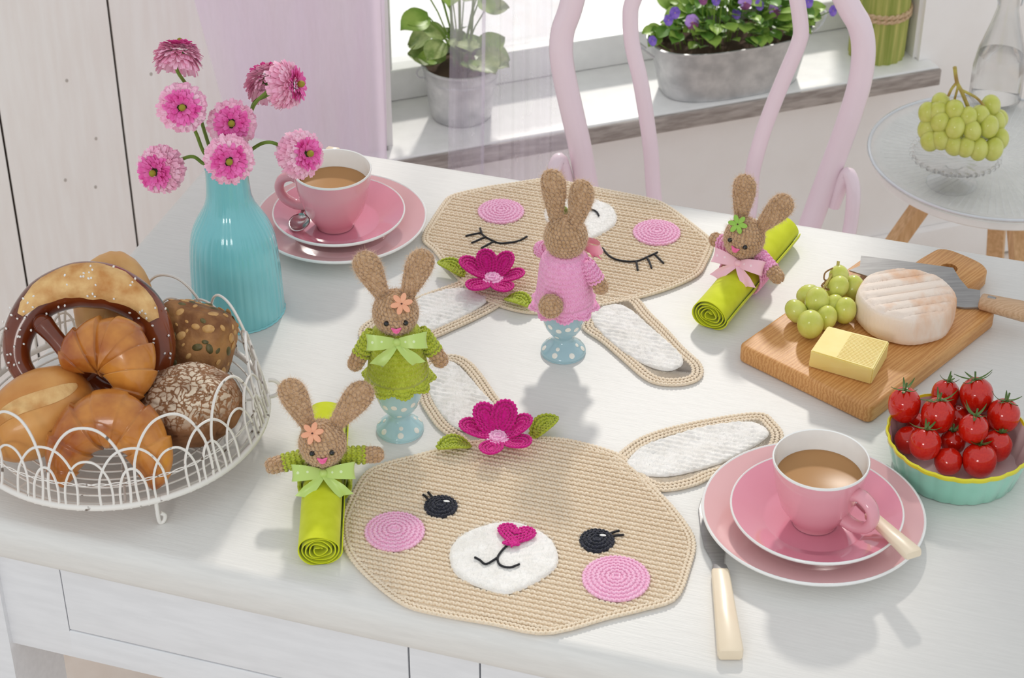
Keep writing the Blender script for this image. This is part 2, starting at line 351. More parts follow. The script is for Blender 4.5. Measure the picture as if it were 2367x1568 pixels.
oL = [(1356, 426), (1340, 337), (1324, 266), (1306, 185), (1297, 124), (1301, 71), (1318, 21)]; oR = [(1881, 497), (1927, 373), (1963, 273), (1987, 192), (1996, 117), (1987, 60), (1960, 11)]
iL = [(1512, 454), (1505, 355), (1494, 270), (1480, 185), (1462, 106), (1457, 43), (1464, 0)]; iR = [(1732, 490), (1739, 401), (1760, 319), (1785, 248), (1817, 170), (1845, 103), (1851, 60)]
ho = hoop(oL, oR, .14); hi_ = hoop(iL, iR, .10)
MB().tube(ho, .0155, 16).build('back_hoop', m_pink, chair); MB().tube(hi_, .0103, 14).build('inner_hoop', m_pink, chair)
for s, u, v in ((-1, 1297, 362), (1, 1955, 395)):
    b0 = cl(u, v) + Vector((0, -.012, 0)); q = [b0 + Vector((-s * .012, .006, -.05)), b0 + Vector((-s * .004, .002, -.012)), b0 + Vector((s * .003, -.004, .004)), b0 + Vector((s * .010, -.02, -.02)), b0 + Vector((s * .006, -.035, -.09)), Vector((s * .165, -.12, .46))]
    MB().tube(smooth_loop(q, 26, False), .0095, 10).build('brace', m_pink, chair)
th = np.linspace(0, 2 * PI, 48, endpoint=False); seat_c = Vector((0, -.19, .445))
MB().tube([seat_c + Vector((.19 * math.cos(a), .19 * math.sin(a), 0)) for a in th], .016, 10, closed=True).build('seat_ring', m_pink, chair)
MB().lathe([(0, .452), (.17, .452), (.178, .447), (.17, .440), (0, .440)], 40).build('seat', m_pink, chair).location = (seat_c.x, seat_c.y, 0)
for sx in (-1, 1):
    for fy in (-1, 1): MB().tube([(sx * .125, seat_c.y + fy * .13, .44), (sx * .14, seat_c.y + fy * .15, .22), (sx * .16, seat_c.y + fy * .185, .005)], [.017, .015, .012], 10).build('leg', m_pink, chair)
MB().tube([seat_c + Vector((.135 * math.cos(a), .135 * math.sin(a), -.22)) for a in th], .009, 8, closed=True).build('stretcher_ring', m_pink, chair)

# ------------------------------------------------------------------ things on the sill
def wpos(a, b, z): p = W1 * a + W2 * b; return (p.x, p.y, z)
m_zinc = mat('galvanised_zinc', srgb(186, 187, 188), .42, srgb(216, 216, 216), 38, metal=.35, bump=.1, bscale=60, detail=8)
m_soil = mat('potting_soil', srgb(92, 72, 58), .95, bump=.6, bscale=120, bdist=.004)
m_leafv = mat('pansy_leaf', srgb(128, 168, 62), .4, srgb(168, 196, 96), 40, spec=.4); m_leafd = mat('pansy_leaf_dark', srgb(92, 138, 50), .4, srgb(120, 162, 70), 40)
m_ivy = mat('ivy_leaf', srgb(120, 148, 70), .4, srgb(178, 192, 122), 60); m_stem = mat('green_stem', srgb(120, 150, 60), .5)
def oval_rings(prof, ax, ay, n=48, sq=2.6):
    P = []
    for k, z in prof: P.append([(ax * k * abs(math.cos(a)) ** (2 / sq) * (1 if math.cos(a) > 0 else -1), ay * k * abs(math.sin(a)) ** (2 / sq) * (1 if math.sin(a) > 0 else -1), z) for a in np.arange(n) * 2 * PI / n])
    return P
pl = thing('zinc_planter', 'oval galvanised planter full of pansies on the window sill', 'planter', wpos(.725, 1.022, SILL), WA)
prof = [(0, .001), (.84, .001), (.85, .004), (.88, .025), (.985, .087), (1.02, .090), (1.02, .093), (.985, .093), (.96, .08), (.82, .025), (0, .025)]
MB().grid(oval_rings(prof, .138, .068), cv=True).build('tub', m_zinc, pl)
MB().grid(oval_rings([(0, .078), (.5, .082), (.962, .076)], .138, .068), cv=True).build('soil', m_soil, pl)
for s in (-1, 1):
    MB().tube([(s * (.146 + .02 * math.sin(t)), .018 * math.cos(t), .082 + .018 * math.sin(t)) for t in np.linspace(-.3, PI + .3, 14)], .0022, 6).build('handle', m_zinc, pl)
def leaf_mesh(name, L, Wd, m, cup=.25, lobes=0, n=7):
    P = []
    for i in range(n):
        s = i / (n - 1); w = Wd * (math.sin(PI * min(1, s * .93 + .07)) ** .8) * (1 + (.35 * math.cos(lobes * PI * s) if lobes else 0)) + .0004
        P.append([(t * w, L * s, cup * (abs(t) ** 1.5) * Wd + .25 * L * math.sin(2.4 * s) * .6) for t in (-1, -.5, 0, .5, 1)])
    return MB().grid(P).mesh(name, m, 'all')
def place(me, name, parent, loc, d, up=(0, 0, 1), sc=1.0):
    o = bpy.data.objects.new(name, me); COL.objects.link(o); o.parent = parent
    y = Vector(d).normalized(); z = Vector(up) - y * Vector(up).dot(y); z = z.normalized() if z.length > 1e-4 else Vector((1, 0, 0)); x = y.cross(z)
    o.matrix_local = TR(loc) @ Matrix((x, y, z)).transposed().to_4x4() @ Matrix.Scale(sc, 4); return o
lm = [leaf_mesh('leaf', .030, .011, m_leafv), leaf_mesh('leaf', .026, .010, m_leafd, .35)]
m_pv = mat('pansy_violet', srgb(112, 84, 190), .5, srgb(150, 116, 214), 60); m_pl = mat('pansy_lilac', srgb(186, 140, 226), .5, srgb(206, 168, 236), 60); m_pd = mat('pansy_plum', srgb(128, 60, 118), .5, srgb(150, 80, 130), 60); m_yel = mat('pansy_eye', srgb(240, 200, 60), .5)
def pansy(parent, loc, d, s, mp_, md_):
    f = bpy.data.objects.new('pansy_flower', None)
    f = MB().ell((0, 0, .001), (.002, .002, .0012), None, 8, 5).build('pansy_flower', m_yel, parent)
    f.matrix_local = TR(loc) @ frame(d, (1, 0, 0)).to_4x4() @ Matrix.Scale(s, 4)
    for k, (a, l, w, mm) in enumerate(((70, .016, .0105, mp_), (110, .016, .0105, mp_), (10, .014, .009, mp_), (170, .014, .009, mp_), (270, .015, .011, md_))):
        P = []
        for i in range(5):
            t = i / 4; ww = w * math.sin(PI * (t * .80 + .12)); P.append([(l * t * math.cos(math.radians(a)) - ww * q * math.sin(math.radians(a)), l * t * math.sin(math.radians(a)) + ww * q * math.cos(math.radians(a)), .0006 * k + .002 * t * math.sin(q * 3)) for q in (-1, -.5, 0, .5, 1)])
        MB().grid(P).build('petal', mm, f, 'all')
    return f
py = thing('pansy_plants', 'leafy pansies with violet and lilac blooms growing in the oval planter', 'plant', wpos(.725, 1.022, SILL + .082), WA)
for k in range(250):
    a = random.uniform(0, 2 * PI); rr = math.sqrt(random.random()); x = .128 * rr * math.cos(a); y = .062 * rr * math.sin(a); h = .012 + .062 * (1 - .7 * rr * rr) * random.random() + .012 * random.random()
    d = Vector((math.cos(a) * (rr + .3) + random.uniform(-.5, .5), math.sin(a) * (rr + .3) - .25 + random.uniform(-.5, .5), random.uniform(-.6 if rr > .8 else -.3, .7)))
    place(random.choice(lm), 'leaf', py, (x, y, h), d, (0, -.4, 1), random.uniform(.75, 1.3))
for k in range(22):
    a = random.uniform(0, 2 * PI); rr = math.sqrt(random.random()); x, y = .12 * rr * math.cos(a), .05 * rr * math.sin(a)
    MB().tube([(x * .8, y * .8, 0), (x, y, .04), (x * 1.08, y * 1.08 - .005, .07 + random.random() * .02)], .0009, 5).build('stem', m_stem, py)
for u, v, kk in ((1600, 52, 0), (1560, 30, 1), (1545, 47, 1), (1625, 0, 2), (1702, 33, 1), (1790, 22, 0), (1868, 5, 1), (1508, 95, 1), (1655, 2, 1), (1755, 12, 1), (1925, 25, 1), (1722, 6, 0)):
    p = atp(u, v, Vector(wpos(.725, .99, 0)), W2); p = (TR(Vector(wpos(.725, 1.022, SILL + .082))) @ RZ(WA)).inverted() @ p
    MB().tube([(max(-.11, min(.11, p.x * .8)), p.y * .35, -.002), (p.x * .92, p.y * .7, p.z * .6 + .004), (p.x, p.y + .002, p.z)], .0009, 5).build('stem', m_stem, py)
    pansy(py, p, (random.uniform(-.4, .4), -1, random.uniform(.1, .7)), (.85, .55, .6)[kk] * random.uniform(.9, 1.15), (m_pl, m_pv, m_pd)[kk], (m_pd, m_pv, m_pd)[kk])
# bucket of ivy
bk = thing('zinc_bucket', 'round galvanised bucket of ivy behind the sheer curtain', 'bucket', wpos(.281, 1.062, SILL), WA)
MB().lathe([(0, .001), (.047, .001), (.0485, .004), (.0575, .070), (.0585, .0705), (.0585, .073), (.0575, .074), (.0605, .089), (.062, .090), (.062, .093), (.060, .094), (.058, .091), (.052, .05), (0, .05)], 40).build('pail', m_zinc, bk)
MB().lathe([(0, .082), (.03, .085), (.0578, .080)], 30).build('soil', m_soil, bk)
for s in (-1, 1): MB().tube([(s * (.063 + .009 * math.sin(t)), .0, .084 - .009 * math.cos(t)) for t in np.linspace(0, 2 * PI, 14)], .0016, 6).build('handle_ring', m_zinc, bk)
iv = thing('ivy_plant', 'pale green ivy with pointed leaves growing in the zinc bucket', 'plant', wpos(.281, 1.062, SILL + .086), WA)
im = [leaf_mesh('leaf', .058, .024, m_ivy, .2, 0, 9), leaf_mesh('leaf', .05, .021, m_leafv, .3, 0, 9)]
for k in range(30):
    a = random.uniform(0, 2 * PI); h = random.choice((.01, .02, .05, .09, .12, .15)) ; rr = random.uniform(.01, .045) + h * .15
    tip = Vector((rr * math.cos(a), rr * math.sin(a) * .75, h)); place(random.choice(im), 'leaf', iv, tip, (math.cos(a), math.sin(a) - .2, random.uniform(-.75, .3)), (0, -.5, 1), random.uniform(.65, 1.05))
    if h > .03: MB().tube([(0, 0, 0), tip * .6 + Vector((0, 0, .01)), tip], .0012, 5).build('stem', m_stem, iv)
for dx, h in ((-.01, .30), (.015, .26), (.0, .34)): MB().tube([(dx, 0, 0), (dx * 1.6, .0, h * .5), (dx * 2.5 + .01, 0, h)], .0022, 6).build('stem', m_stem, iv)
for k in range(16):
    a = random.uniform(0, 2 * PI); place(im[k % 2], 'leaf', iv, (.03 * math.cos(a), .025 * math.sin(a), random.uniform(.16, .32)), (math.cos(a), math.sin(a), random.uniform(-.6, .3)), (0, -.4, 1), random.uniform(.7, 1.1))
# bundle of stalks tied with rope
m_stalk = mat('green_stalks', srgb(140, 158, 66), .6, srgb(206, 200, 120), 160, stretch=(1, 1, .02), lo=.3, hi=.7); m_rope = mat('jute_rope', srgb(196, 164, 126), .85, srgb(220, 192, 158), 260, bump=.5, bscale=400)
bu = thing('stalk_bundle', 'bundle of green stalks tied with jute rope on the sill end', 'bundle', wpos(1.001, 1.035, SILL), WA)
st = MB()
for k in range(110):
    a = 2 * PI * k / 110; rr = .044 + .0012 * math.sin(k * 7.3); st.tube([(rr * math.cos(a), rr * math.sin(a), 0), (.046 * math.cos(a), .046 * math.sin(a), .08), (rr * math.cos(a + .02), rr * math.sin(a + .02), .19 + .006 * math.sin(k * 3.1))], .00165, 5)
st.lathe([(0, .001), (.0425, .001), (.0435, .185), (0, .185)], 40); st.build('stalks', m_stalk, bu, kind='stuff')
for j, z in enumerate((.082, .090)):
    for ph in (0, PI):
        MB().tube([((.0475 + .0018 * math.cos(14 * a + ph)) * math.cos(a), (.0475 + .0018 * math.cos(14 * a + ph)) * math.sin(a), z + .0018 * math.sin(14 * a + ph) + .002 * math.sin(a)) for a in np.linspace(0, 2 * PI, 140, endpoint=False)], .0026, 6, closed=True).build('rope', m_rope, bu)

# ------------------------------------------------------------------ side table with glass tray, cake stand, bottle
m_oak = mat('light_oak', srgb(206, 160, 110), .5, srgb(228, 186, 138), 30, stretch=(6, 6, .8), bump=.15, bscale=60)
m_glass = mat('clear_glass', (1, 1, 1, 1), .03, trans=1.0, ior=1.25, spec=.6); m_rim = mat('silvered_rim', srgb(222, 224, 228), .25, metal=.5)
m_ribg = thin_glass('pressed_glass', (.985, .985, .98, 1), .05, .12); m_tray = mat('white_tray_board', srgb(246, 244, 240), .4)
m_frost = sheer('frosted_pressed_glass', (.96, .96, .95, 1), .42)
tc_ = at(2300, 363, -.25); TRZ = T - .25
sdt = thing('side_table', 'round side table with silver rimmed top on splayed oak legs', 'table', (tc_.x, tc_.y, 0), 0)
MB().lathe([(0, TRZ - .022), (.168, TRZ - .022), (.176, TRZ - .016), (.176, TRZ - .006), (0, TRZ - .006)], 64).build('tabletop', m_tray, sdt)
for k, a in enumerate((3.30, 4.95, 1.2)):
    d = Vector((math.cos(a), math.sin(a), 0)); P = []
    for z, r in ((TRZ - .022, .075), (.01, .33)):
        c = d * r; s = Vector((-d.y, d.x, 0)); P.append([c + s * x * .013 + d * y * .011 + Vector((0, 0, z)) for x, y in ((-1, -1), (1, -1), (1, 1), (-1, 1))])
    MB().grid([[tuple(q) for q in r_] for r_ in P], cv=True, caps=True).build('leg', m_oak, sdt, False)
gp = thing('glass_platter', 'ribbed clear glass platter with silver rim covering the side table', 'platter', (tc_.x, tc_.y, TRZ - .0055))
MB().lathe([(0.0, 0), (.165, 0), (.181, .006), (.183, .0095), (.180, .010), (.16, .005), (.02, .004), (0, .004)], 180, rf=lambda t, i, r, z: 1.0).build('plate', m_frost, gp)
MB().tube([(.182 * math.cos(a), .182 * math.sin(a), .009) for a in np.linspace(0, 2 * PI, 90, endpoint=False)], .0028, 8, closed=True).build('rim', m_rim, gp)
rb = MB()
for k in range(90):
    a = 2 * PI * k / 90; r0 = .02 + (.05 if k % 2 else 0) + .01 * ((k * 7) % 3); rb.tube([((r0 + (.172 - r0) * s) * math.cos(a), (r0 + (.172 - r0) * s) * math.sin(a), .0048 + .004 * max(0, s - .85)) for s in (0, .5, .9, 1)], [.0006, .0013, .0018, .0012], 5)
rb.build('ribs', m_frost, gp, kind='stuff')
cs_ = at(2200, 418, -.24)
cs = thing('cake_stand', 'small beaded clear glass cake stand holding the green grapes', 'cake stand', (cs_.x, cs_.y, TRZ + .0045))
MB().lathe([(0, 0), (.034, 0), (.036, .003), (.030, .008), (.012, .014), (.008, .022), (.010, .030), (.018, .034), (.052, .041), (.060, .046), (.060, .049), (.050, .045), (.0, .039)], 64, rf=lambda t, i, r, z: 1 + (.02 * math.cos(16 * t) if r > .02 else 0)).build('bowl', m_ribg, cs)
for k in range(34):
    a = 2 * PI * k / 34; MB().ell((.0615 * math.cos(a), .0615 * math.sin(a), .049), (.0036, .0036, .0044), None, 10, 7).build('bead', m_glass, cs)
m_grape = mat('green_grape', srgb(196, 200, 84), .22, srgb(214, 216, 122), 70, sss=.35, ssr=(.8, 1, .25), spec=.5, coat=.2); m_gstem = mat('grape_stem', srgb(196, 186, 92), .6, srgb(160, 130, 70), 60)
gm = MB().ell((0, 0, 0), (.0098, .0098, .0122), None, 18, 12).mesh('grape', m_grape, 'all')
def grape(parent, loc, d, s=1.0):
    o = bpy.data.objects.new('grape', gm); COL.objects.link(o); o.parent = parent; o.matrix_local = TR(loc) @ frame(d).to_4x4() @ Matrix.Scale(s, 4); return o
gb = thing('grape_bunch', 'bunch of pale green grapes piled on the glass cake stand', 'grapes', (cs_.x, cs_.y, TRZ + .0455))
gi = (TR(gb.location)).inverted()
for u, v, dy in ((2175, 238, -.01), (2205, 255, -.025), (2235, 272, -.03), (2265, 268, -.02), (2290, 245, .0), (2302, 282, -.005), (2145, 262, -.015), (2168, 258, -.02), (2145, 297, -.02), (2175, 322, -.035), (2173, 282, -.03), (2208, 295, -.04), (2247, 302, -.04), (2285, 293, -.03), (2205, 335, -.04), (2233, 340, -.045), (2262, 345, -.045), (2296, 345, -.04), (2150, 325, -.03), (2310, 322, -.02), (2310, 275, .01), (2275, 300, -.01), (2200, 300, 0), (2240, 320, 0), (2215, 270, .01)):
    p = gi @ aty(u, v, cs_.y + dy + .012); grape(gb, p, (random.uniform(-.4, .4), random.uniform(-.4, .2), 1), random.uniform(1.28, 1.45))
q = lambda u, v: gi @ aty(u, v, cs_.y - .005)
for pts, r in (([q(2207, 155), q(2212, 190), q(2222, 210), q(2238, 248)], .0028), ([q(2212, 190), q(2200, 205), q(2192, 222)], .002), ([q(2222, 208), q(2255, 225), q(2275, 245)], .002), ([q(2216, 195), q(2208, 225), q(2205, 240)], .0018)): MB().tube(smooth_loop(pts, 14, False), r, 7).build('stalk', m_gstem, gb)
bt_ = at(2304, 232, -.24); bo = thing('swing_top_bottle', 'clear glass swing-top bottle half filled with water on the side table', 'bottle', (bt_.x, bt_.y + .015, TRZ + .0045))
ob = [(0, 0), (.036, 0), (.039, .004), (.039, .055), (.034, .085), (.022, .125), (.016, .150), (.0145, .20), (.0165, .203), (.0165, .215), (.014, .216)]; ib = [(r - .0022, z) for r, z in ob[::-1] if z > .003]; ib[-1] = (.034, .004); ib.append((0, .004))
MB().lathe(ob + ib, 40).build('glass', m_ribg, bo)
m_water = mat('water', (1, 1, 1, 1), .0, trans=1.0, ior=1.2); MB().lathe([(0, .005), (.0345, .005), (.0364, .008), (.0364, .055), (.0335, .075), (0, .075)], 40).build('water', m_water, bo)
m_steel = mat('polished_steel', srgb(212, 212, 210), .14, metal=1.0); m_cer = mat('cork_seal', srgb(214, 150, 120), .6)
MB().lathe([(0, .214), (.013, .214), (.013, .222), (.010, .232), (0, .234)], 24).build('stopper', m_cer, bo)
for s in (-1, 1): MB().tube([(s * .0175, 0, .205), (s * .020, -.004, .180), (s * .016, -.010, .160), (s * .021, -.006, .175), (s * .019, 0, .22)], .0014, 6).build('wire_clip', m_steel, bo)
# ------------------------------------------------------------------ cups, saucers, plates, cutlery
m_cpink = mat('pink_glaze', srgb(226, 156, 168), .12, srgb(229, 163, 174), 12, coat=.6); m_ppink = mat('pale_pink_glaze', srgb(226, 174, 176), .14, srgb(228, 179, 181), 10, coat=.5)
m_spink = mat('rose_glaze', srgb(222, 142, 162), .10, srgb(225, 149, 168), 10, coat=.7); m_cwhite = mat('white_glaze', srgb(240, 240, 238), .12, coat=.5)
m_coffee = mat('milky_coffee', srgb(176, 132, 88), .22, srgb(184, 141, 98), 8, spec=.04)
def plate(nm, loc, R, k, label, m, group, deep=.013):
    o = thing(nm, label, 'plate' if nm == 'dinner_plate' else 'saucer', loc, 0, group)
    f = R * .60
    MB().lathe([(0, .006), (f * .96, .006), (f * 1.02, .0072), (R * .72, deep * .85), (R * .975, deep + .0065)], 96).build('glaze', m, o)
    MB().lathe([(R * .975, deep + .0065), (R * .985, deep + .0072), (R * .995, deep + .0068), (R, deep + .0055), (R * .99, deep + .0035), (R * .72, deep * .85 - .004), (f * 1.03, .0015), (f * 1.0, 0), (f * .95, 0), (f * .93, .003), (0, .003)], 96).build('white_rim', m_cwhite, o)
    return o
def cup(loc, az, label, k=1.0):
    o = thing('coffee_cup', label, 'cup', loc, az)
    pr = [(.0195, .0), (.021, .0), (.0215, .003), (.026, .009), (.0335, .022), (.0390, .040), (.0420, .056), (.0437, .0705)]
    MB().lathe([(0, .003), (.0185, .003)] + pr, 72).build('body', m_cpink, o)
    MB().lathe([(.0437, .0705), (.0441, .0722), (.0436, .0733), (.0425, .0728), (.0408, .062), (.0385, .048), (.033, .030), (.022, .012), (0, .008)], 72).build('white_lining', m_cwhite, o)
    hp = smooth_loop([(.0385, 0, .054), (.048, 0, .0575), (.0595, 0, .052), (.0635, 0, .040), (.058, 0, .028), (.046, 0, .0215), (.034, 0, .0215)], 40, False)
    mbh = MB().tube(hp, [.0052 + .0016 * abs(i / 39 - .5) for i in range(40)], 14, flat=1.25, ref=(0, 1, 0)); mbh.build('handle', m_cpink, o)
    c = MB().lathe([(0, .050), (.036, .050), (.0392, .0515), (.0398, .0525), (.0385, .053), (.036, .0524), (0, .0524)], 64).build('coffee', m_coffee); c.location = loc
    return o, c
fp = at(1883, 1182, .019); FPC = (fp.x - .001, fp.y + .001); rp = at(786, 500, .019); RPC = (rp.x + .001, rp.y)
plate('dinner_plate', (FPC[0], FPC[1], T), .104, 1, 'pale pink plate with white rim beside the smiling open-eyed placemat', m_ppink, 'plates')
plate('dinner_plate', (RPC[0], RPC[1], T), .098, 1, 'pale pink plate with white rim behind the turquoise vase', m_ppink, 'plates')
plate('saucer', (.281, -.316, T + .0125), .0800, 1, 'rose pink saucer on the plate by the bowl of tomatoes', m_spink, 'saucers', .014)
plate('saucer', (-.196, .208, T + .0125), .0752, 1, 'rose pink saucer on the plate behind the turquoise vase', m_spink, 'saucers', .014)
_, c = cup((.2795, -.320, T + .0192), math.radians(-47), 'pink coffee cup standing by the bowl of tomatoes'); tag(c, 'milky coffee in the cup by the bowl of tomatoes', 'coffee')
_, c = cup((-.2, .199, T + .0192), math.radians(168), 'pink coffee cup standing behind the turquoise vase'); tag(c, 'milky coffee in the cup behind the turquoise vase', 'coffee')
m_cream = mat('cream_handle', srgb(236, 218, 190), .32, srgb(240, 224, 198), 20, coat=.2)
m_steelb = mat('brushed_steel', srgb(150, 148, 147), .36, srgb(164, 162, 161), 30, metal=.55, spec=.3, stretch=(1, 12, 12))
def strip(mb, pts, w, th, up=(0, 0, 1), bev=.35):       # tapered bar with chamfers through points; w, th per point
    P = []; pts = [Vector(p) for p in pts]; n = len(pts); ups = Vector(up)
    for i, p in enumerate(pts):
        t = (pts[min(n - 1, i + 1)] - pts[max(0, i - 1)]).normalized(); s = t.cross(ups).normalized(); u = s.cross(t)
        a, b = w[i], th[i]; c = bev * min(a, b)
        P.append([tuple(p + s * x + u * y) for x, y in ((-a, -b + c), (-a + c, -b), (a - c, -b), (a, -b + c), (a, b - c), (a - c, b), (-a + c, b), (-a, b - c))])
    return mb.grid(P, cv=True, caps=True)
def knife(label, tip, neck, end, z0, wb):
    a, n, e = Vector(tip), Vector(neck), Vector(end); o = thing('butter_knife', label, 'knife', (n.x, n.y, T + z0)); off = Vector((n.x, n.y, 0))
    d = (a - n).normalized(); s = Vector((d.y, -d.x, 0)); L = (a - n).length; out_ = []
    for f, w0, w1 in ((0, -.0045, .0045), (.12, -.006, .006), (.28, -.0105, .0085), (.5, -.0115, .0095), (.8, -.0105, .0095), (.95, -.006, .0065), (1, -.001, .002)): out_.append((n + d * L * f - off, w0, w1))
    poly = [tuple(p + s * w1)[:2] for p, w0, w1 in out_] + [tuple(p + s * w0)[:2] for p, w0, w1 in reversed(out_)]
    MB().prism(poly, .001, .0026, bev=.0006).build('blade', m_steelb, o)
    h0 = n - off; h1 = e - off; hd = (h1 - h0).normalized(); hl = (h1 - h0).length
    strip(MB(), [h0 + Vector((0, 0, .004)), h0 + hd * .008 + Vector((0, 0, .0045))], [.0062, .0078], [.0032, .0042]).build('ferrule', m_steelb, o)
    strip(MB(), [h0 + hd * (.008 + (hl - .008) * f) + Vector((0, 0, .0048 + .0015 * f)) for f in (0, .02, .5, .97, 1)], [.0076, .0080, .0095, .0112, .0100], [.0042, .0046, .0050, .0058, .005]).build('handle', m_cream, o)
    return o
at2 = lambda u, v, z=0: Vector((at(u, v, z).x, at(u, v, z).y, 0))
k1 = knife('cream-handled table knife lying under the plate edge by the front placemat', at2(1634, 1148), at2(1662, 1318), at2(1688, 1528), 0, .01)
def spoon(label, bowl, neck, end, m_h, ww):
    b, n, e = Vector(bowl), Vector(neck), Vector(end); o = thing('teaspoon', label, 'spoon', b)
    b, n, e = Vector((0, 0, 0)), n - b, e - b; d = (b - n).normalized(); R = frame(Vector((0, 0, 1)) - d * d.z, d)
    P = []
    for i in range(9):
        r = i / 8; P.append([tuple(R @ Vector((.0175 * r * math.cos(t) * (1 + .12 * math.cos(t)), .0118 * r * math.sin(t), .005 * r * r - .005))) for t in np.arange(28) * 2 * PI / 28])
    for i in range(8, -1, -1):
        r = i / 8; P.append([tuple(R @ Vector((.0178 * r * math.cos(t) * (1 + .12 * math.cos(t)), .0121 * r * math.sin(t), .005 * r * r - .0062))) for t in np.arange(28) * 2 * PI / 28])
    MB().grid(P, cv=True).build('spoon_bowl', m_steel, o, 'all')
    st_ = b - d * .013
    MB().tube(smooth_loop([st_ + Vector((0, 0, -.001)), st_ * .6 + n * .4 + Vector((0, 0, .002)), n], 12, False), [.004, .003, .0026, .0024, .0024, .0024, .0025, .0026, .0028, .003, .003, .003], 8).build('neck', m_steel, o)
    hd = (e - n); strip(MB(), [n + hd * f for f in (0, .03, .5, .96, 1)], [.0052 * ww, .0058 * ww, .0070 * ww, .0085 * ww, .0075 * ww], [.0028, .0033, .0036, .0042, .0034]).build('handle', m_h, o)
    return o
e = at(2113, 1283, .0455); n_ = at(2010, 1190, .0365)
spoon('teaspoon with cream handle laid across the saucer under the cup handle', (.298, -.276, T + .0283), tuple(n_), tuple(e), m_cream, 1.0)
sb = at(692, 511, .0325)
se = at(772, 345, .046); spoon('teaspoon with bright bowl lying on the saucer behind the vase', tuple(sb), tuple(sb + (se - sb) * .45 + Vector((-.006, 0, -.0045))), tuple(se), m_cream, 1.0)

# ------------------------------------------------------------------ turquoise vase with ranunculus
m_turq = mat('turquoise_glaze', srgb(122, 202, 210), .13, srgb(132, 210, 216), 14, coat=.7)
vs = thing('bottle_vase', 'turquoise ribbed ceramic bottle vase holding pink flowers', 'vase', (-.2946, .0565, T))
vp = [(0, .002), (.046, 0), (.0487, .002), (.0492, .006), (.0488, .03), (.0476, .06), (.0462, .080), (.0440, .095), (.0395, .108), (.0330, .120), (.0272, .131), (.0240, .142), (.0228, .155), (.0222, .168), (.0224, .176), (.0228, .179), (.0212, .1795), (.0200, .170), (.0205, .145), (.03, .12), (.042, .08), (.044, .01), (0, .008)]
pp = smooth_loop([(r, 0, z) for r, z in vp], 90, False)
MB().lathe([(max(0, p.x), p.z) for p in pp], 216, rf=lambda t, i, r, z: 1 - .013 * max(0, 1 - max(0, z - .12) / .05) * (1 - abs(math.cos(18 * t)) ** .5) if i < 62 else 1).build('body', m_turq, vs)
m_pet = mat('petal_pale_pink', srgb(250, 174, 206), .6, srgb(254, 208, 226), 90, sss=.15, ssr=(1, .5, .6), ssscale=.004); m_mag = mat('petal_magenta', srgb(230, 70, 160), .6, srgb(246, 128, 196), 120); m_cent = mat('flower_centre', srgb(150, 140, 40), .7, bump=.5, bscale=600); m_fst = mat('flower_stem', srgb(96, 128, 42), .5, srgb(120, 150, 60), 60); m_cal = mat('flower_calyx', srgb(70, 104, 44), .55)
def flower_meshes():
    outer = MB(); inner = MB(); r = random.Random(4)
    def pet(mb, a, th, L, w, R0):               # a petal rooted on a dome at polar angle th
        rad = np.array([math.cos(a) * math.sin(th), math.sin(a) * math.sin(th), math.cos(th)]); tan = np.array([math.cos(a) * math.cos(th), math.sin(a) * math.cos(th), -math.sin(th)]); sd_ = np.array([-math.sin(a), math.cos(a), 0])
        k = r.uniform(.35, .6); tw = r.uniform(-.3, .3); P = []
        for i in range(4):
            q = i / 3; c = rad * (R0 * (.75 + .0) + L * q * (.5 + .3 * k)) + tan * L * q * (.35 + .55 * q * k) + np.array([0, 0, -.004]); cw = w * (.5, .95, 1.05, .62)[i]
            P.append([tuple(c + sd_ * t * cw + rad * (.25 * cw * abs(t) + tw * t * cw)) for t in (-1, 0, 1)])
        mb.grid(P)
    for nn, th, L in ((36, 1.75, .0125), (36, 1.55, .0125), (36, 1.35, .012), (34, 1.17, .0115), (32, 1.0, .011), (30, .86, .010), (26, .75, .0095)):
        for k in range(nn): pet(outer, 2 * PI * (k + r.random() * .8) / nn, th + r.uniform(-.08, .08), L * r.uniform(.85, 1.18), .0021, .0150)
    for nn, th, L in ((24, .66, .0095), (22, .56, .0095), (18, .44, .009), (12, .3, .0075)):
        for k in range(nn): pet(inner, 2 * PI * (k + r.random()) / nn, th + r.uniform(-.1, .1), L * r.uniform(.7, 1.2), .0019, .0145)
    cen = MB().ell((0, 0, .0095), (.0030, .0030, .0034), None, 12, 8)
    cal = MB().lathe([(0, -.006), (.0025, -.006), (.004, -.003), (.0055, .0005), (0, .001)], 12)
    for k in range(6):
        a = k * PI / 3; cal.add([(.003 * math.cos(a - .5), .003 * math.sin(a - .5), -.003), (.003 * math.cos(a + .5), .003 * math.sin(a + .5), -.003), (.012 * math.cos(a), .012 * math.sin(a), .0005)], [(0, 1, 2)])
    return outer.mesh('petals_outer', m_pet, 'all', False), inner.mesh('petals_inner', m_mag, 'all', False), cen.mesh('centre', m_cent), cal.mesh('calyx', m_cal)
FM = flower_meshes()
VT = Vector((-.2946, .0565, T + .178))
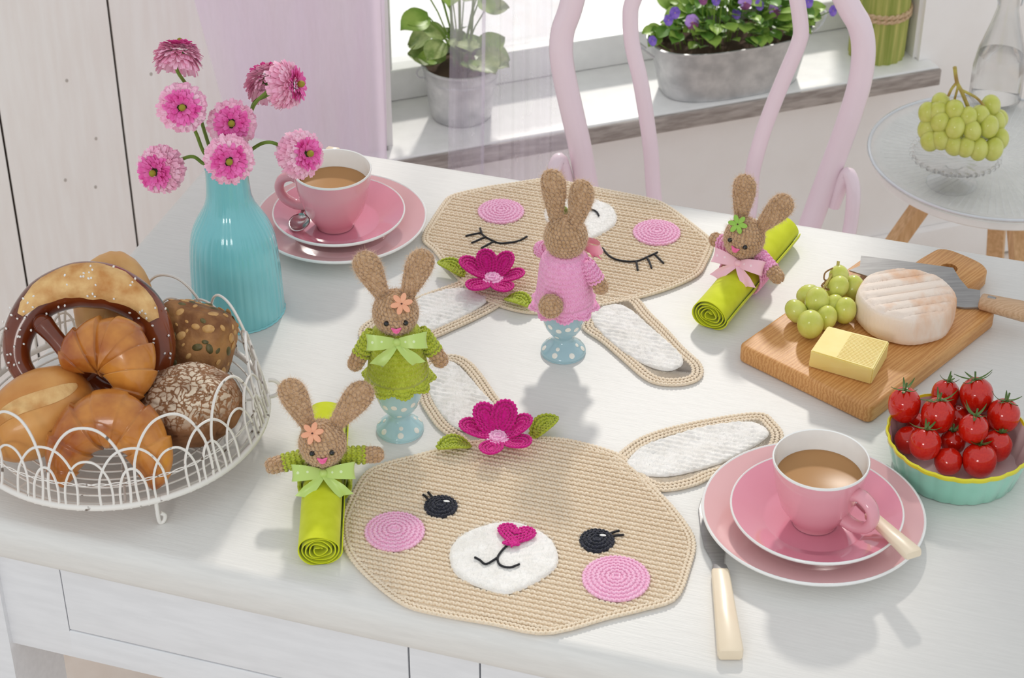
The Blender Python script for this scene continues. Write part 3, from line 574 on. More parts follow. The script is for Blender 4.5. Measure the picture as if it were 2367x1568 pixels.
def bloom(u, v, y, face, mid, label, k=1.0, inner=1.0, na=0):
    p = aty(u, v, y); z = Vector(face).normalized(); o = thing('ranunculus', label, 'flower', (VT.x, VT.y, T + .02), 0, None)
    for me, nm in zip(FM, ('outer_petals', 'inner_petals', 'centre', 'calyx')):
        c = bpy.data.objects.new(nm, me); COL.objects.link(c); c.parent = o
        c.matrix_local = TR(Vector(p) - o.location) @ frame(z).to_4x4() @ RZ(u * .7) @ Matrix.Scale(1.2 * k * (inner if nm == 'inner_petals' else 1), 4)
        if 'petals' in nm: c['kind'] = 'stuff'
    bs = p - z * .006 * k; q = [aty(a, b, c_) for a, b, c_ in mid]
    w = (bs - VT); w.z = 0; w = Vector((math.cos(math.radians(na)), math.sin(math.radians(na)), 0)) * .0122
    path = [o.location + w * 1.3, VT + w + Vector((0, 0, -.03)), VT + w] + q + [bs - z * .012, bs]
    MB().tube(smooth_loop([Vector(a) - o.location for a in path], 40, False), .0019, 7).build('stem', m_fst, o)
C_ = CAM
tocam = lambda u, v, y, dx=0, dz=0: (CAM - aty(u, v, y)).normalized() + Vector((dx, 0, dz))
bloom(413, 122, .088, (.08, .62, .78), [(486, 345, .074), (447, 225, .088)], 'pink ranunculus seen from the side, highest in the vase', na=135)
bloom(421, 249, .040, tocam(421, 249, .04), [(470, 350, .054), (452, 305, .056)], 'pink ranunculus on the left stem below the highest bloom', na=180)
bloom(535, 287, .056, tocam(535, 287, .056, .0, .05), [(530, 350, .068)], 'pink ranunculus behind the bloom that hides the vase mouth', na=90)
bloom(530, 371, .004, tocam(530, 371, .004, 0, -.15), [], 'pink ranunculus drooping right over the vase mouth', na=270)
bloom(364, 395, .035, tocam(364, 395, .035, -.45, -.25), [(470, 378, .05), (440, 362, .05)], 'pink ranunculus hanging low over the bread basket side', na=225)
bloom(703, 356, .050, tocam(703, 356, .05, .75, .05), [(590, 340, .058), (630, 330, .056)], 'pink ranunculus reaching over the coffee cup behind the vase', 1.0, .92, 0)
bloom(617, 182, .122, (-.3, .85, .55), [(575, 275, .092), (590, 235, .102)], 'pink ranunculus turned away, touching its neighbour by the curtain', na=70)
bloom(672, 196, .080, (.95, -.22, .2), [(578, 268, .082), (592, 236, .084), (618, 212, .082)], 'pink ranunculus on an arched stem turned towards the window', na=35)

# ------------------------------------------------------------------ cutting board, cheeses, grapes, knife
def wood_mat(name, c1, c2, sc=9):
    m = mat(name, c1, .42, c2, 30, bump=.2, bscale=80, stretch=(2, 30, 12)); nt = m.node_tree; N = nt.nodes; L = nt.links; p = N['Principled BSDF']
    tc = N.new('ShaderNodeTexCoord'); mp = N.new('ShaderNodeMapping'); mp.inputs['Scale'].default_value = (.7, 9, 9); mp.inputs['Rotation'].default_value = (0, .12, .05)
    wv = N.new('ShaderNodeTexWave'); wv.bands_direction = 'Y'; wv.inputs['Scale'].default_value = sc; wv.inputs['Distortion'].default_value = 9; wv.inputs['Detail'].default_value = 3; wv.inputs['Detail Scale'].default_value = 1.6
    n2 = N.new('ShaderNodeTexNoise'); n2.inputs['Scale'].default_value = 22; mp2 = N.new('ShaderNodeMapping'); mp2.inputs['Scale'].default_value = (6, 60, 30); L.new(tc.outputs['Object'], mp2.inputs[0]); L.new(mp2.outputs[0], n2.inputs['Vector'])
    r = N.new('ShaderNodeValToRGB'); r.color_ramp.elements[0].color = c1; r.color_ramp.elements[1].color = c2; r.color_ramp.elements[0].position = .1; r.color_ramp.elements[1].position = .85
    ad = N.new('ShaderNodeMath'); ad.operation = 'MULTIPLY_ADD'; ad.inputs[1].default_value = .45; mu = N.new('ShaderNodeMath'); mu.operation = 'MULTIPLY'; mu.inputs[1].default_value = .6
    L.new(tc.outputs['Object'], mp.inputs[0]); L.new(mp.outputs[0], wv.inputs['Vector']); L.new(wv.outputs['Fac'], ad.inputs[0]); L.new(n2.outputs['Fac'], mu.inputs[0]); L.new(mu.outputs[0], ad.inputs[2]); L.new(ad.outputs[0], r.inputs[0]); L.new(r.outputs[0], p.inputs['Base Color']); return m
m_board = wood_mat('beech_board', srgb(188, 126, 66), srgb(220, 166, 104))
bd = math.atan2(.174, .159); cb = thing('cutting_board', 'oak cutting board with short holed handle under the cheeses', 'board', (.3745, -.008, T), bd)
o_ = rrect(-.118, .118, -.0825, .0825, .008, 4)
hx = [(.117, -.030), (.170, -.034), (.184, -.028), (.189, -.014), (.189, .014), (.184, .028), (.170, .034), (.117, .030)]
MB().prism(o_, .0, .021, bev=.004).build('slab', m_board, cb)
hb = bmesh.new(); hole = [(.153 + .0095 * math.cos(a), .0095 * math.sin(a)) for a in -np.arange(24) * 2 * PI / 24]
ho_ = smooth_loop([(x, y, 0) for x, y in hx], 24); hm = MB()
o2 = [(p.x, p.y) for p in ho_]; o2 = sorted(o2, key=lambda q_: math.atan2(q_[1], q_[0] - .153)); h2 = sorted(hole, key=lambda q_: math.atan2(q_[1], q_[0] - .153))
rr_ = []
for pts, z in ((h2, .001), (inset(o2, .003), .0), (o2, .003), (o2, .018), (inset(o2, .003), .021), (h2, .021), (h2, .001)): rr_.append([(x, y, z) for x, y in pts])
hm.grid(rr_, cv=True); hm.build('handle', m_board, cb)
m_rind = mat('washed_rind', srgb(242, 226, 212), .75, srgb(226, 164, 110), 30, bump=.5, bscale=260, bdist=.0015, stretch=(1, 1, .35), lo=.5, hi=.8); m_curd = mat('pale_cheese', srgb(238, 214, 130), .55, srgb(242, 222, 146), 30, sss=.25, ssr=(1, .8, .4), ssscale=.01)
br = thing('soft_cheese', 'round soft cheese with ridged white and orange rind on the board', 'cheese', (.4125, .004, T + .0215), 0)
ring = 96; lv = [(0.0, .0), (.90, .0), (.98, .003), (1.0, .010), (1.0, .024), (.985, .030), (.955, .0335)]
def rk(t): return .0515 * (1 + .012 * math.cos(8 * t + .4) + .008 * math.sin(3 * t)) * (1 + .007 * abs(math.sin(24 * t)))
P = [[(rk(t) * k * math.cos(t), rk(t) * k * math.sin(t) * .97, z) for t in np.arange(ring) * 2 * PI / ring] for k, z in lv]
def topz(x, y):
    s = (-x * .26 + y * .966) / .0133; f = abs(s - round(s - .5) - .5) * 2; return .0335 + .0042 * (1 - f ** 3.5)
for k in np.linspace(.94, 0, 26):
    row = []
    for t in np.arange(ring) * 2 * PI / ring:
        x, y = rk(t) * k * math.cos(t), rk(t) * k * math.sin(t) * .97; w = min(1, (.95 - k) / .09); row.append((x, y, .0335 + (topz(x, y) - .0335) * w))
    P.append(row)
MB().grid(P, cv=True).build('rind', m_rind, br, 'all')
cs0 = Vector((.3405, -.079, 0)); blk = thing('hard_cheese', 'yellow block of hard cheese with grid-marked rind on the board', 'cheese', (cs0.x, cs0.y, T + .0212))
tp = [at(*q_, .0455) for q_ in ((1914, 753), (2056, 789), (2019.5, 855), (1874, 811))]; bp = [at(1868, 848, .0212), at(2013, 890, .0212)]
loc = lambda p, z: (p.x - cs0.x, p.y - cs0.y, z)
b0, b1 = bp; b2 = tp[1] + (b1 - tp[2]) * .6; b3 = tp[0] + (b0 - tp[3]) * .6
kb = bmesh.new(); vv = [kb.verts.new(loc(p, 0.0)) for p in (b0, b1, b2, b3)] + [kb.verts.new(loc(p, .0243)) for p in (tp[3], tp[2], tp[1], tp[0])]
for f in ((3, 2, 1, 0), (4, 5, 6, 7), (0, 1, 5, 4), (1, 2, 6, 5), (2, 3, 7, 6), (3, 0, 4, 7)): kb.faces.new([vv[i] for i in f])
bmesh.ops.bevel(kb, geom=kb.edges[:], offset=.0012, segments=2, affect='EDGES'); me = bpy.data.meshes.new('curd'); kb.to_mesh(me); kb.free(); me.materials.append(m_curd)
o = bpy.data.objects.new('curd', me); COL.objects.link(o); o.parent = blk
m_grd = mat('gridded_rind', srgb(232, 206, 120), .35, srgb(238, 214, 134), 30); gd = MB()
A, B, Cc, D = [Vector(loc(p, .0243)) for p in (tp[0], tp[1], tp[2], tp[3])]
q_ = []; 
for i in range(30):
    for j in range(20):
        s, t = .40 + .56 * (i + .5) / 30, .05 + .9 * (j + .5) / 20; q_.append(tuple((A * (1 - s) + B * s) * (1 - t) + (D * (1 - s) + Cc * s) * t + Vector((0, 0, .0001))))
gd.inst(q_, np.tile(np.diag([.00075, .00075, .0004]), (len(q_), 1, 1)), 4, 3); gd.build('grid_marks', m_grd, blk, kind='stuff')
gb2 = thing('grape_bunch', 'small bunch of green grapes with brown stem on the cutting board', 'grapes', (.318, .0, T + .0215)); gi = TR(gb2.location).inverted()
for u, v, z, s, d in ((1939, 641, .050, 1.12, (0, .2, 1)), (1936, 665, .046, 1.16, (.3, 0, .6)), (1972, 668, .036, 1.25, (.1, .3, 1)), (1868, 681, .034, 1.08, (1, .3, .3)), (1889, 697, .042, 1.35, (-.1, 0, 1)), (1841, 720, .032, 1.15, (-.7, .2, .8)), (1873, 750, .036, 1.42, (-.1, -.3, 1)), (1910, 735, .033, 1.15, (.2, 0, 1)), (1928, 708, .036, 1.12, (.2, 0, 1)), (1953, 718, .034, 1.25, (.1, 0, 1))):
    grape(gb2, gi @ at(u, v, max(z, .0212 + s * .0122 * math.sqrt(Vector(d).normalized().z ** 2 + .645 * (1 - Vector(d).normalized().z ** 2)))), d, s)
q = lambda u, v, z: gi @ at(u, v, z); m_bst = mat('brown_grape_stem', srgb(140, 104, 60), .7)
MB().tube(smooth_loop([q(1938, 604, .066), q(1935, 620, .060), q(1925, 632, .056), q(1905, 665, .050), q(1890, 690, .045)], 18, False), .0016, 6).build('stalk', m_gstem, gb2)
MB().tube(smooth_loop([q(1925, 620, .060), q(1908, 630, .058), q(1905, 645, .054), q(1912, 650, .05)], 14, False), .0009, 5).build('tendril', m_bst, gb2)
MB().tube(smooth_loop([q(1912, 648, .052), q(1900, 662, .05), q(1922, 672, .046)], 10, False), .0012, 5).build('tendril', m_bst, gb2)
# cheese knife resting on the board
m_wal = wood_mat('pale_walnut', srgb(190, 152, 116), srgb(214, 180, 146), 14)
kz = .0232; bo_ = [at(*p, kz) for p in ((1962, 636), (1986, 629), (1988, 611), (2100, 626), (2200, 640), (2216, 660), (2236, 678), (2264, 682), (2266, 712), (2230, 712), (2205, 708), (2120, 682), (2030, 655))]
kn_ = thing('cheese_knife', 'broad steel cheese knife with fork notch and wooden handle on the board', 'knife', (bo_[4].x, bo_[4].y, T + kz - .0012)); ko = kn_.location
bl = MB().prism([(p.x - ko.x, p.y - ko.y) for p in bo_], 0, .0016)
kd = (bo_[7] - bo_[0]); kd.z = 0; kd.normalize(); ks = Vector((-kd.y, kd.x, 0)); e_ = min((p - ko).dot(ks) for p in bo_)
for V_ in bl.V: V_[:, 2] += .20 * (V_[:, 0] * ks.x + V_[:, 1] * ks.y - e_)     # the blade leans with its back edge up
bl.build('blade', m_steelb, kn_, False)
h0 = at(2266, 697, .028) - ko; h1 = at(2395, 727, .030) - ko; hd = h1 - h0
strip(MB(), [h0 + hd * f for f in (0, .03, .4, .8, 1)], [.008, .0098, .0105, .012, .010], [.006, .0075, .0085, .009, .007], bev=.6).build('handle', m_wal, kn_)
strip(MB(), [h0 + hd * f + Vector((0, 0, .0068)) for f in (.12, .26)], [.0022, .0016], [.0022, .0022]).build('inlay', m_steelb, kn_)

# ------------------------------------------------------------------ tomato dish
m_mint = mat('mint_glaze', srgb(146, 206, 184), .2, srgb(160, 216, 196), 16, coat=.4); m_yrim = mat('yellow_glaze', srgb(222, 214, 40), .2, coat=.4); m_blush = mat('blush_glaze', srgb(226, 208, 206), .25, coat=.3)
dc = (.4298, -.2165); ds = thing('fluted_dish', 'fluted mint dish with yellow rim full of cherry tomatoes', 'dish', (dc[0], dc[1], T))
fl_ = lambda t, i, r, z: 1 + (.018 * (abs(math.sin(12 * t)) - .5) if r > .045 else 0)
R_ = .069
MB().lathe([(0, .0), (R_ * .84, .0), (R_ * .87, .002), (R_ * .93, .018), (R_ * .99, .0345)], 192, rf=fl_).build('outside', m_mint, ds)
MB().lathe([(R_ * .99, .0345), (R_ * 1.012, .0362), (R_ * 1.01, .039), (R_ * .985, .040), (R_ * .965, .038)], 192, rf=lambda t, i, r, z: fl_(t, i, r, z)).build('rim', m_yrim, ds)
MB().lathe([(R_ * .965, .038), (R_ * .90, .018), (R_ * .85, .0045), (0, .004)], 192, rf=fl_).build('inside', m_blush, ds)
m_tom = mat('tomato_red', srgb(196, 22, 12), .10, srgb(206, 38, 16), 8, coat=.5, sss=.08, ssr=(1, .2, .1), ssscale=.006); m_sep = mat('tomato_calyx', srgb(74, 100, 44), .6, srgb(96, 124, 60), 60)
tprof = smooth_loop([(0, 0, -1.0), (.45, 0, -.93), (.85, 0, -.58), (1, 0, 0), (.9, 0, .52), (.5, 0, .90), (.2, 0, .96), (0, 0, .90)], 22, False)
tme = MB().lathe([(max(0, p.x), p.z) for p in tprof], 28).mesh('skin', m_tom, 'all')
def tomato(p, r, el, ax, label, long=1.0, seed=0):
    rr = random.Random(seed); o = thing('cherry_tomato', label, 'tomato', p, 0, 'cherry tomatoes in the dish'); R = frame(ax).to_4x4()
    b = bpy.data.objects.new('skin', tme); COL.objects.link(b); b.parent = o; b.matrix_local = R @ Matrix.Diagonal((r, r, r * el, 1))
    if long:
        c = MB(); zt_ = r * el * .92; c.tube([(0, 0, zt_ - .001), (.0006, 0, zt_ + .0025), (.0014, .0004, zt_ + .006 * long)], [.0012, .0009, .0010], 6)
        for k in range(5):
            a = 2 * PI * k / 5 + rr.random(); ll = r * rr.uniform(.65, .95) * long; cu = rr.uniform(.1, .8); P = []
            for i in range(6):
                s = i / 5; w = .0017 * (1 - s) ** .7 + .00025; rad = .0008 + ll * s * (1 - .25 * cu * s); h = zt_ + .0005 + ll * (cu * s * s * .9 - .12 * s * (1 - cu)); P.append([(rad * math.cos(a) - t * w * math.sin(a), rad * math.sin(a) + t * w * math.cos(a), h + .0006 * abs(t)) for t in (-1, 0, 1)])
            c.grid(P)
        q = c.build('calyx', m_sep, o, 'all', recalc=False); q.matrix_local = R
    return o
TL = 'cherry tomato low in the mint dish with its calyx hidden'
TT = ['', 'cherry tomato with tall calyx touching the oblong tomato', 'cherry tomato resting against the far dish rim', 'large cherry tomato with long curling calyx on top of the pile', 'cherry tomato with spiky calyx leaning out over the dish rim', 'cherry tomato balanced on top in the middle of the pile', 'cherry tomato with curled stem lying in front of the oblong tomato', '', '', 'broad cherry tomato with its calyx turned aside by the dish rim', 'cherry tomato wedged below the spiky-topped one', 'tiny cherry tomato sunk in the gap between larger ones']
TOM = (
    (2093, 937, .050, .0158, 1.14, (-.05, .1, 1), 1.3, 'oblong cherry tomato leaning on the dish edge nearest the cutting board'), (2165, 960, .050, .0162, 1.08, (0, .15, 1), 1.4, None), (2187, 902, .042, .0138, 1.05, (.2, .3, 1), 1.1, None), (2262, 920, .050, .0164, 1.08, (-.2, .2, 1), 1.5, None),
    (2318, 957, .044, .0158, 1.05, (.1, .2, 1), 1.5, None), (2250, 992, .050, .0142, 1.02, (.05, .2, 1), 1.3, None), (2139, 1027, .038, .0154, 1.03, (.05, .25, 1), 1.3, None), (2100, 1018, .022, .0135, 1.0, (-.4, .1, 1), 0, None),
    (2192, 1066, .023, .0134, 1.0, (.0, .6, .8), 0, None), (2264, 1062, .026, .0165, 1.0, (0, .3, .9), 1.0, None), (2303, 1028, .026, .0148, 1.05, (.2, .2, 1), .8, None), (2203, 1022, .024, .0122, 1.0, (-.1, .3, 1), 1.2, None), (2215, 962, .024, .0125, 1.0, (0, 0, 1), 0, None), (2120, 985, .020, .0135, 1.0, (0, 0, 1), 0, None), (2275, 978, .019, .0140, 1.0, (0, 0, 1), 0, None))
tp_ = [at(u, v, z) for u, v, z, *_ in TOM]; tr_ = [t[3] * (1 + .75 * (t[4] - 1)) for t in TOM]
for it in range(400):                                    # settle the pile: fruit rest against each other and the dish
    for i in range(len(TOM)):
        for j in range(i):
            d = tp_[i] - tp_[j]; g = tr_[i] + tr_[j] - .0005 - d.length
            if g > 0: d = d.normalized() * g * .4; tp_[i] += d; tp_[j] -= d
        w = tp_[i] - Vector((dc[0], dc[1], T)); r_ = math.hypot(w.x, w.y); lim = R_ * (.85 + .115 * min(1, max(0, w.z - .005) / .033)) - .0013 - tr_[i] * .97
        if w.z < .038 + tr_[i] * .35 and r_ > lim: tp_[i] -= Vector((w.x, w.y, 0)) / r_ * (r_ - lim) * .6
        tp_[i].z = max(tp_[i].z, T + .0045 + tr_[i])
for i, (u, v, z, r, el, ax, lg, lb) in enumerate(TOM):
    tomato(tp_[i], r, el, ax, lb or (TT[i] if i < len(TT) and TT[i] else TL), lg, i)
# ------------------------------------------------------------------ wire basket
m_wire = mat('white_wire', srgb(234, 230, 224), .45, srgb(240, 237, 232), 60, bump=.1, bscale=200)
nt_ = m_wire.node_tree; _n = nt_.nodes.new('ShaderNodeTexNoise'); _n.inputs['Scale'].default_value = 90; _r = nt_.nodes.new('ShaderNodeValToRGB'); _r.color_ramp.elements[0].position = .66; _r.color_ramp.elements[1].position = .72; _r.color_ramp.elements[0].color = srgb(234, 230, 224); _r.color_ramp.elements[1].color = srgb(118, 104, 94)
_t = nt_.nodes.new('ShaderNodeTexCoord'); nt_.links.new(_t.outputs['Object'], _n.inputs['Vector']); nt_.links.new(_n.outputs['Fac'], _r.inputs[0]); nt_.links.new(_r.outputs[0], nt_.nodes['Principled BSDF'].inputs['Base Color'])
BC = Vector((-.3857, -.1701, T)); BR = .1456; BZ = .031
bs = thing('bread_basket', 'round white wire basket with looped sides filled with bread', 'basket', BC)
circ = lambda r, z, n=96: [(r * math.cos(a), r * math.sin(a), z) for a in np.arange(n) * 2 * PI / n]
MB().tube(circ(BR, BZ, 120), .0033, 10, closed=True).build('base_ring', m_wire, bs)
for k in range(11):
    MB().tube(circ(.018 + k * .0118, BZ - .003, 80), .0011, 6, closed=True).build('base_wire', m_wire, bs)
for k in range(8):
    a = k * PI / 4 + .2; MB().tube([(.01 * math.cos(a), .01 * math.sin(a), BZ - .005), (BR * math.cos(a), BR * math.sin(a), BZ - .005 + .002)], .0014, 6).build('spoke', m_wire, bs)
NA = 11
def wallp(ang, h): r = BR + .001 - .017 * (max(0, h) / .08) ** 1.1; return (r * math.cos(ang), r * math.sin(ang), BZ + h)
def arch(c, hw, H, rw, seed):
    P = []
    for s in np.linspace(-1, 1, 33):
        x = math.copysign(1 - (1 - abs(s)) ** 1.7, s); h = H * (max(0, 1 - abs(x) ** 2.3)) ** .5; P.append(wallp(c + hw * (.86 + .14 * min(1, h / (H * .55))) * x, h - .003))
    MB().tube(P, rw, 6).build('arch', m_wire, bs)
for k in range(NA):
    p = 2 * PI / NA; c = k * p + .12
    arch(c, p * .52, .083, .0014, k); arch(c + p * .5, p * .42, .060, .0013, k + 50); arch(c + p * .5, p * .17, .040, .0013, k + 99); arch(c, p * .30, .050, .0012, k + 140)
for ph in (0, PI):
    MB().tube([tuple(Vector(wallp(a, .024 + .0012 * math.sin(30 * a + ph))) * 1.0) for a in np.linspace(0, 2 * PI, 240, endpoint=False)], .0006, 4, closed=True).build('binding_wire', m_wire, bs)
fa = math.atan2(-.3122 - BC.y + .002, -.3273 - BC.x)
for k in range(3):
    a = fa + k * 2 * PI / 3; d = Vector((math.cos(a), math.sin(a), 0)); s = Vector((-d.y, d.x, 0)); b = d * (BR - .002)
    MB().tube(smooth_loop([b + Vector((0, 0, BZ)), b + Vector((0, 0, .014)), b + s * .001 + Vector((0, 0, .0025)), b + s * .005 + Vector((0, 0, .003)), b + s * .0065 + Vector((0, 0, .009)), b + s * .003 + Vector((0, 0, .013))], 24, False), .0021, 8).build('foot', m_wire, bs)
hd_ = Vector((math.cos(.16), math.sin(.16), 0))
MB().tube([hd_ * (BR + .004 + .009 * math.sin(t)) + Vector((0, 0, BZ + .012 + .010 * math.cos(t))) for t in np.linspace(-.2, PI + .2, 16)], .002, 8).build('handle_loop', m_wire, bs)

# ------------------------------------------------------------------ breads
def shape(nu, nv, f):
    P = []
    for j in range(nv + 1):
        a = -PI / 2 + PI * j / nv; P.append([f(Vector((math.cos(a) * math.cos(2 * PI * i / nu), math.cos(a) * math.sin(2 * PI * i / nu), math.sin(a)))) for i in range(nu)])
    return MB().grid(P, cv=True)
from mathutils import noise as NZ
nz3 = lambda p, s, o=0: NZ.noise(Vector((p[0] * s + o, p[1] * s + o * 1.7, p[2] * s - o)))
m_gold = mat('golden_crust', srgb(192, 122, 54), .38, srgb(222, 164, 92), 16, bump=.2, bscale=90, coat=.15); m_goldb = mat('pale_roll_crust', srgb(206, 142, 74), .45, srgb(230, 186, 122), 14, bump=.25, bscale=70, coat=.1)
m_crois = mat('croissant_crust', srgb(158, 78, 24), .26, srgb(216, 146, 64), 22, bump=.25, bscale=60, coat=.35, stretch=(1, 1, 1)); m_split = mat('open_crumb', srgb(234, 194, 132), .6, srgb(196, 134, 70), 46, bump=.6, bscale=120, bdist=.002)
def bread_obj(nm, label, u, v, z, M=None): return thing(nm, label, 'bread roll' if 'roll' in nm else nm, at(u, v, z), 0)
LEAN = lambda a, roll=0, yaw=0: RZ(yaw) @ RX(-a) @ RY(roll)
def oval_roll(label, u, v, z, M, ax, cut):
    o = bread_obj('bread_roll', label, u, v, z)
    def f(p, c=0):
        q = Vector((p.x * ax[0], p.y * ax[1], p.z * ax[2])); k = 1 + .05 * nz3(p, 1.6, 3) + .012 * nz3(p, 6, 1)
        g = math.exp(-((p.x - .12 * math.sin(3 * p.z)) / .13) ** 2) * (1 if p.y < 0 else 0) * max(0, 1 - abs(p.z) ** 4) * cut; return M @ (q * (k - .10 * g))
    shape(72, 44, lambda p: tuple(f(p))).build('crust', m_goldb if cut > .8 else m_gold, o, 'all')
    P = []                                               # torn opening along the top
    for i in range(15):
        s = -0.80 + 1.6 * i / 14; row = []
        for t in (-1, -.6, -.2, .2, .6, 1):
            w = .20 * math.sqrt(max(0, 1 - (s / .82) ** 2)) + .01; x = t * w + .12 * math.sin(3 * s) ; y = -math.sqrt(max(0, 1 - x * x - s * s)); p = Vector((x, y, s)).normalized(); q = f(p); n = (M @ (p * .02)) - (M @ Vector((0, 0, 0))); row.append(tuple(q + n.normalized() * (.0012 * (1 - abs(t)) + .0004 + .0012 * (1 - t * t) * nz3(q * 90, 1))))
        P.append(row)
    MB().grid(P).build('torn_crust', m_split, o, 'all'); return o
oval_roll('tall golden bread roll standing behind the pretzel', 265.4, 716.3, .0922, LEAN(.25, .05, .1), (.041, .034, .060), .9)
oval_roll('golden oval bread roll lying beside the two croissants', 89.3, 956.1, .0722, LEAN(.95, 1.05, .1), (.040, .038, .056), .7)
# croissants
def croissant(label, u, v, z, M, a, b, rm, sp):
    o = bread_obj('croissant', label, u, v, z); n = 150; pts = []; rr = []; fr_ = []
    for i in range(n):
        t = -1 + 2 * i / (n - 1); ph = t * sp; pts.append(Vector((a * math.sin(ph), 0, b * (math.cos(ph) - .55)))); e = max(0, 1 - abs(t) ** 2.1) ** .62
        sgm = abs(t) * 3.6; fl = sgm - math.floor(sgm); saw = (1 - fl) ** .8 if abs(t) > .12 else 1.0
        rr.append(.0075 * (1 - abs(t) ** 8) + (rm - .0075) * e * (.80 + .22 * saw))
    P = []
    for i, p in enumerate(pts):
        t = (pts[min(n - 1, i + 1)] - pts[max(0, i - 1)]).normalized(); s = Vector((0, 1, 0)); w = s.cross(t); row = []
        for k in range(40):
            an = 2 * PI * k / 40; d = s * math.cos(an) * .92 + w * math.sin(an); q = p + d * rr[i] * (1 + .035 * nz3(p + d * .02, 60, 2) + .02 * math.sin(5 * an + i * .03)); row.append(tuple(M @ q))
        P.append(row)
    MB().grid(P, cv=True, caps=True).build('crust', m_crois, o, 'all'); return o
croissant('glossy croissant propped on the oval bread roll and the pretzel', 243.2, 849.3, .1106, LEAN(.75, .42, -.1), .033, .044, .030, 1.5)
croissant('glossy croissant lying with both tips against the basket side', 251.8, 1030.2, .0696, LEAN(.55, .03, .0), .043, .054, .0275, 1.78)
# pretzel
m_lye = mat('lye_crust', srgb(98, 40, 18), .22, srgb(140, 66, 30), 14, bump=.12, bscale=80, coat=.5); m_salt = mat('coarse_salt', srgb(244, 240, 234), .4, sss=.2)
pz = bread_obj('pretzel', 'salted dark brown pretzel with pale split leaning on the tall roll', 207.5, 784.8, .1015); PM = LEAN(.62, .10, .05)
path = smooth_loop([(-.044, -.012, .012), (-.028, -.013, -.004), (-.006, -.010, -.028), (.018, 0, -.046), (.044, 0, -.050), (.066, 0, -.028), (.068, 0, .002), (.050, 0, .034), (.022, 0, .050), (0, 0, .053), (-.022, 0, .050), (-.050, 0, .034), (-.068, 0, .002), (-.066, 0, -.028), (-.044, 0, -.050), (-.018, -.004, -.046), (.006, -.012, -.028), (.030, -.014, -.004), (.046, -.012, .012)], 160, False)
prad = [.0085 + .0145 * math.exp(-((i - 79.5) / 30) ** 2) + .002 * math.exp(-((i - 0) / 5) ** 2) + .002 * math.exp(-((i - 159) / 5) ** 2) for i in range(160)]
MB().tube([PM @ p for p in path], prad, 22).build('crust', m_lye, pz, 'all')
for i in (0, 159): MB().ell(PM @ path[i], (.0098, .0098, .0098), None, 16, 10).build('dough_end', m_lye, pz)
P = []
for i in range(58, 103, 2):
    c = path[i]; f = (i - 79.5) / 23; w = .85 * math.sqrt(max(0, 1 - f * f)) * (1 + .22 * nz3(c, 55, 3)); tn = (path[i + 1] - path[i - 1]).normalized(); up_ = Vector((0, -1, 0)); sd_ = tn.cross(up_).normalized(); row = []
    for t in np.linspace(-1, 1, 9):
        an = t * w + .22; row.append(tuple(PM @ (c + (up_ * math.cos(an) - sd_ * math.sin(an) * -1) * (prad[i] + .0012 + .0022 * (1 - t * t) + .001 * nz3((c + up_ * t * .02) * 1.0, 120)))))
    P.append(row)
MB().grid(P).build('pale_split', m_split, pz, 'all')
sp_ = []; sa = []
for k in range(80):
    i = random.choice((40, 48, 52, 56, 60, 70, 80, 90, 100, 104, 112)) + random.randrange(-3, 4); c = path[i]; tn = (path[i + 1] - path[i - 1]).normalized(); sd_ = tn.cross(Vector((0, -1, 0))).normalized(); an = random.uniform(-.8, 1.1)
    sp_.append(tuple(PM @ (c + (Vector((0, -1, 0)) * math.cos(an) + sd_ * math.sin(an)) * (prad[i] + .0012 + (.002 if 54 < i < 106 else 0))))); R = np.array(Euler((random.random() * 3, random.random() * 3, random.random() * 3)).to_matrix()); sa.append(R @ np.diag([.0016, .0011, .0011]))
MB().inst(sp_, sa, 5, 4).build('salt', m_salt, pz, False, kind='stuff')
# seeded roll
m_seedr = mat('seeded_crust', srgb(122, 76, 40), .6, srgb(182, 132, 80), 40, bump=.8, bscale=120, bdist=.002); m_pump = mat('pumpkin_seed', srgb(84, 78, 44), .45, srgb(112, 102, 60), 200); m_sun = mat('sunflower_kernel', srgb(196, 146, 84), .5, srgb(214, 170, 110), 200)
sr = bread_obj('seeded_roll', 'square brown roll studded with pumpkin seeds leaning against the basket', 446, 794, .0752); SM = LEAN(.55, .10, -.35)
def sf(p):
    e = lambda c: math.copysign(abs(c) ** .50, c); q = Vector((e(p.x) * .0425, e(p.y) * .030, e(p.z) * .0425)); m = max(abs(p.x), abs(p.z)); return q * (.93 + .045 * nz3(p, 2.2, 5) + .012 * nz3(p, 8, 2)) 
shape(84, 56, lambda p: tuple(SM @ sf(p))).build('crust', m_seedr, sr, 'all')
rs = random.Random(11); done = []
while len(done) < 90:
    a_, b_ = rs.uniform(-.9, .9), rs.uniform(-.9, .9); s2 = lambda t: t * abs(t); p = [Vector((s2(a_), -1, s2(b_))), Vector((s2(a_), -1, s2(b_))), Vector((s2(a_), s2(b_), 1)), Vector((1, s2(a_), s2(b_))), Vector((-1, s2(a_), s2(b_)))][rs.randrange(5)].normalized()
    if any((sf(p) - sf(q)).length < .0078 for q in done): continue
    done.append(p); k = len(done); c = sf(p); n = (sf((p + Vector((.02, 0, 0))).normalized()) - c).cross(sf((p + Vector((0, .01, .02))).normalized()) - c); n = n.normalized() if n.length > 1e-9 else p
    if n.dot(p) < 0: n = -n
    big = k % 3 != 0; R = (SM.to_3x3() @ frame(n, (rs.uniform(-1, 1), rs.uniform(-1, 1), rs.uniform(-1, 1)))); s = rs.uniform(.6, 1.15)
    MB().ell(SM @ (c - n * .0002), ((.0062, .0040, .0013) if big else (.0034, .0022, .0014)) if s is None else tuple(x * s for x in ((.0058, .0038, .0014) if big else (.0034, .0022, .0014))), R, 12, 6).build('seed', (m_pump if k % 2 else m_sun) if big else m_sun, sr)
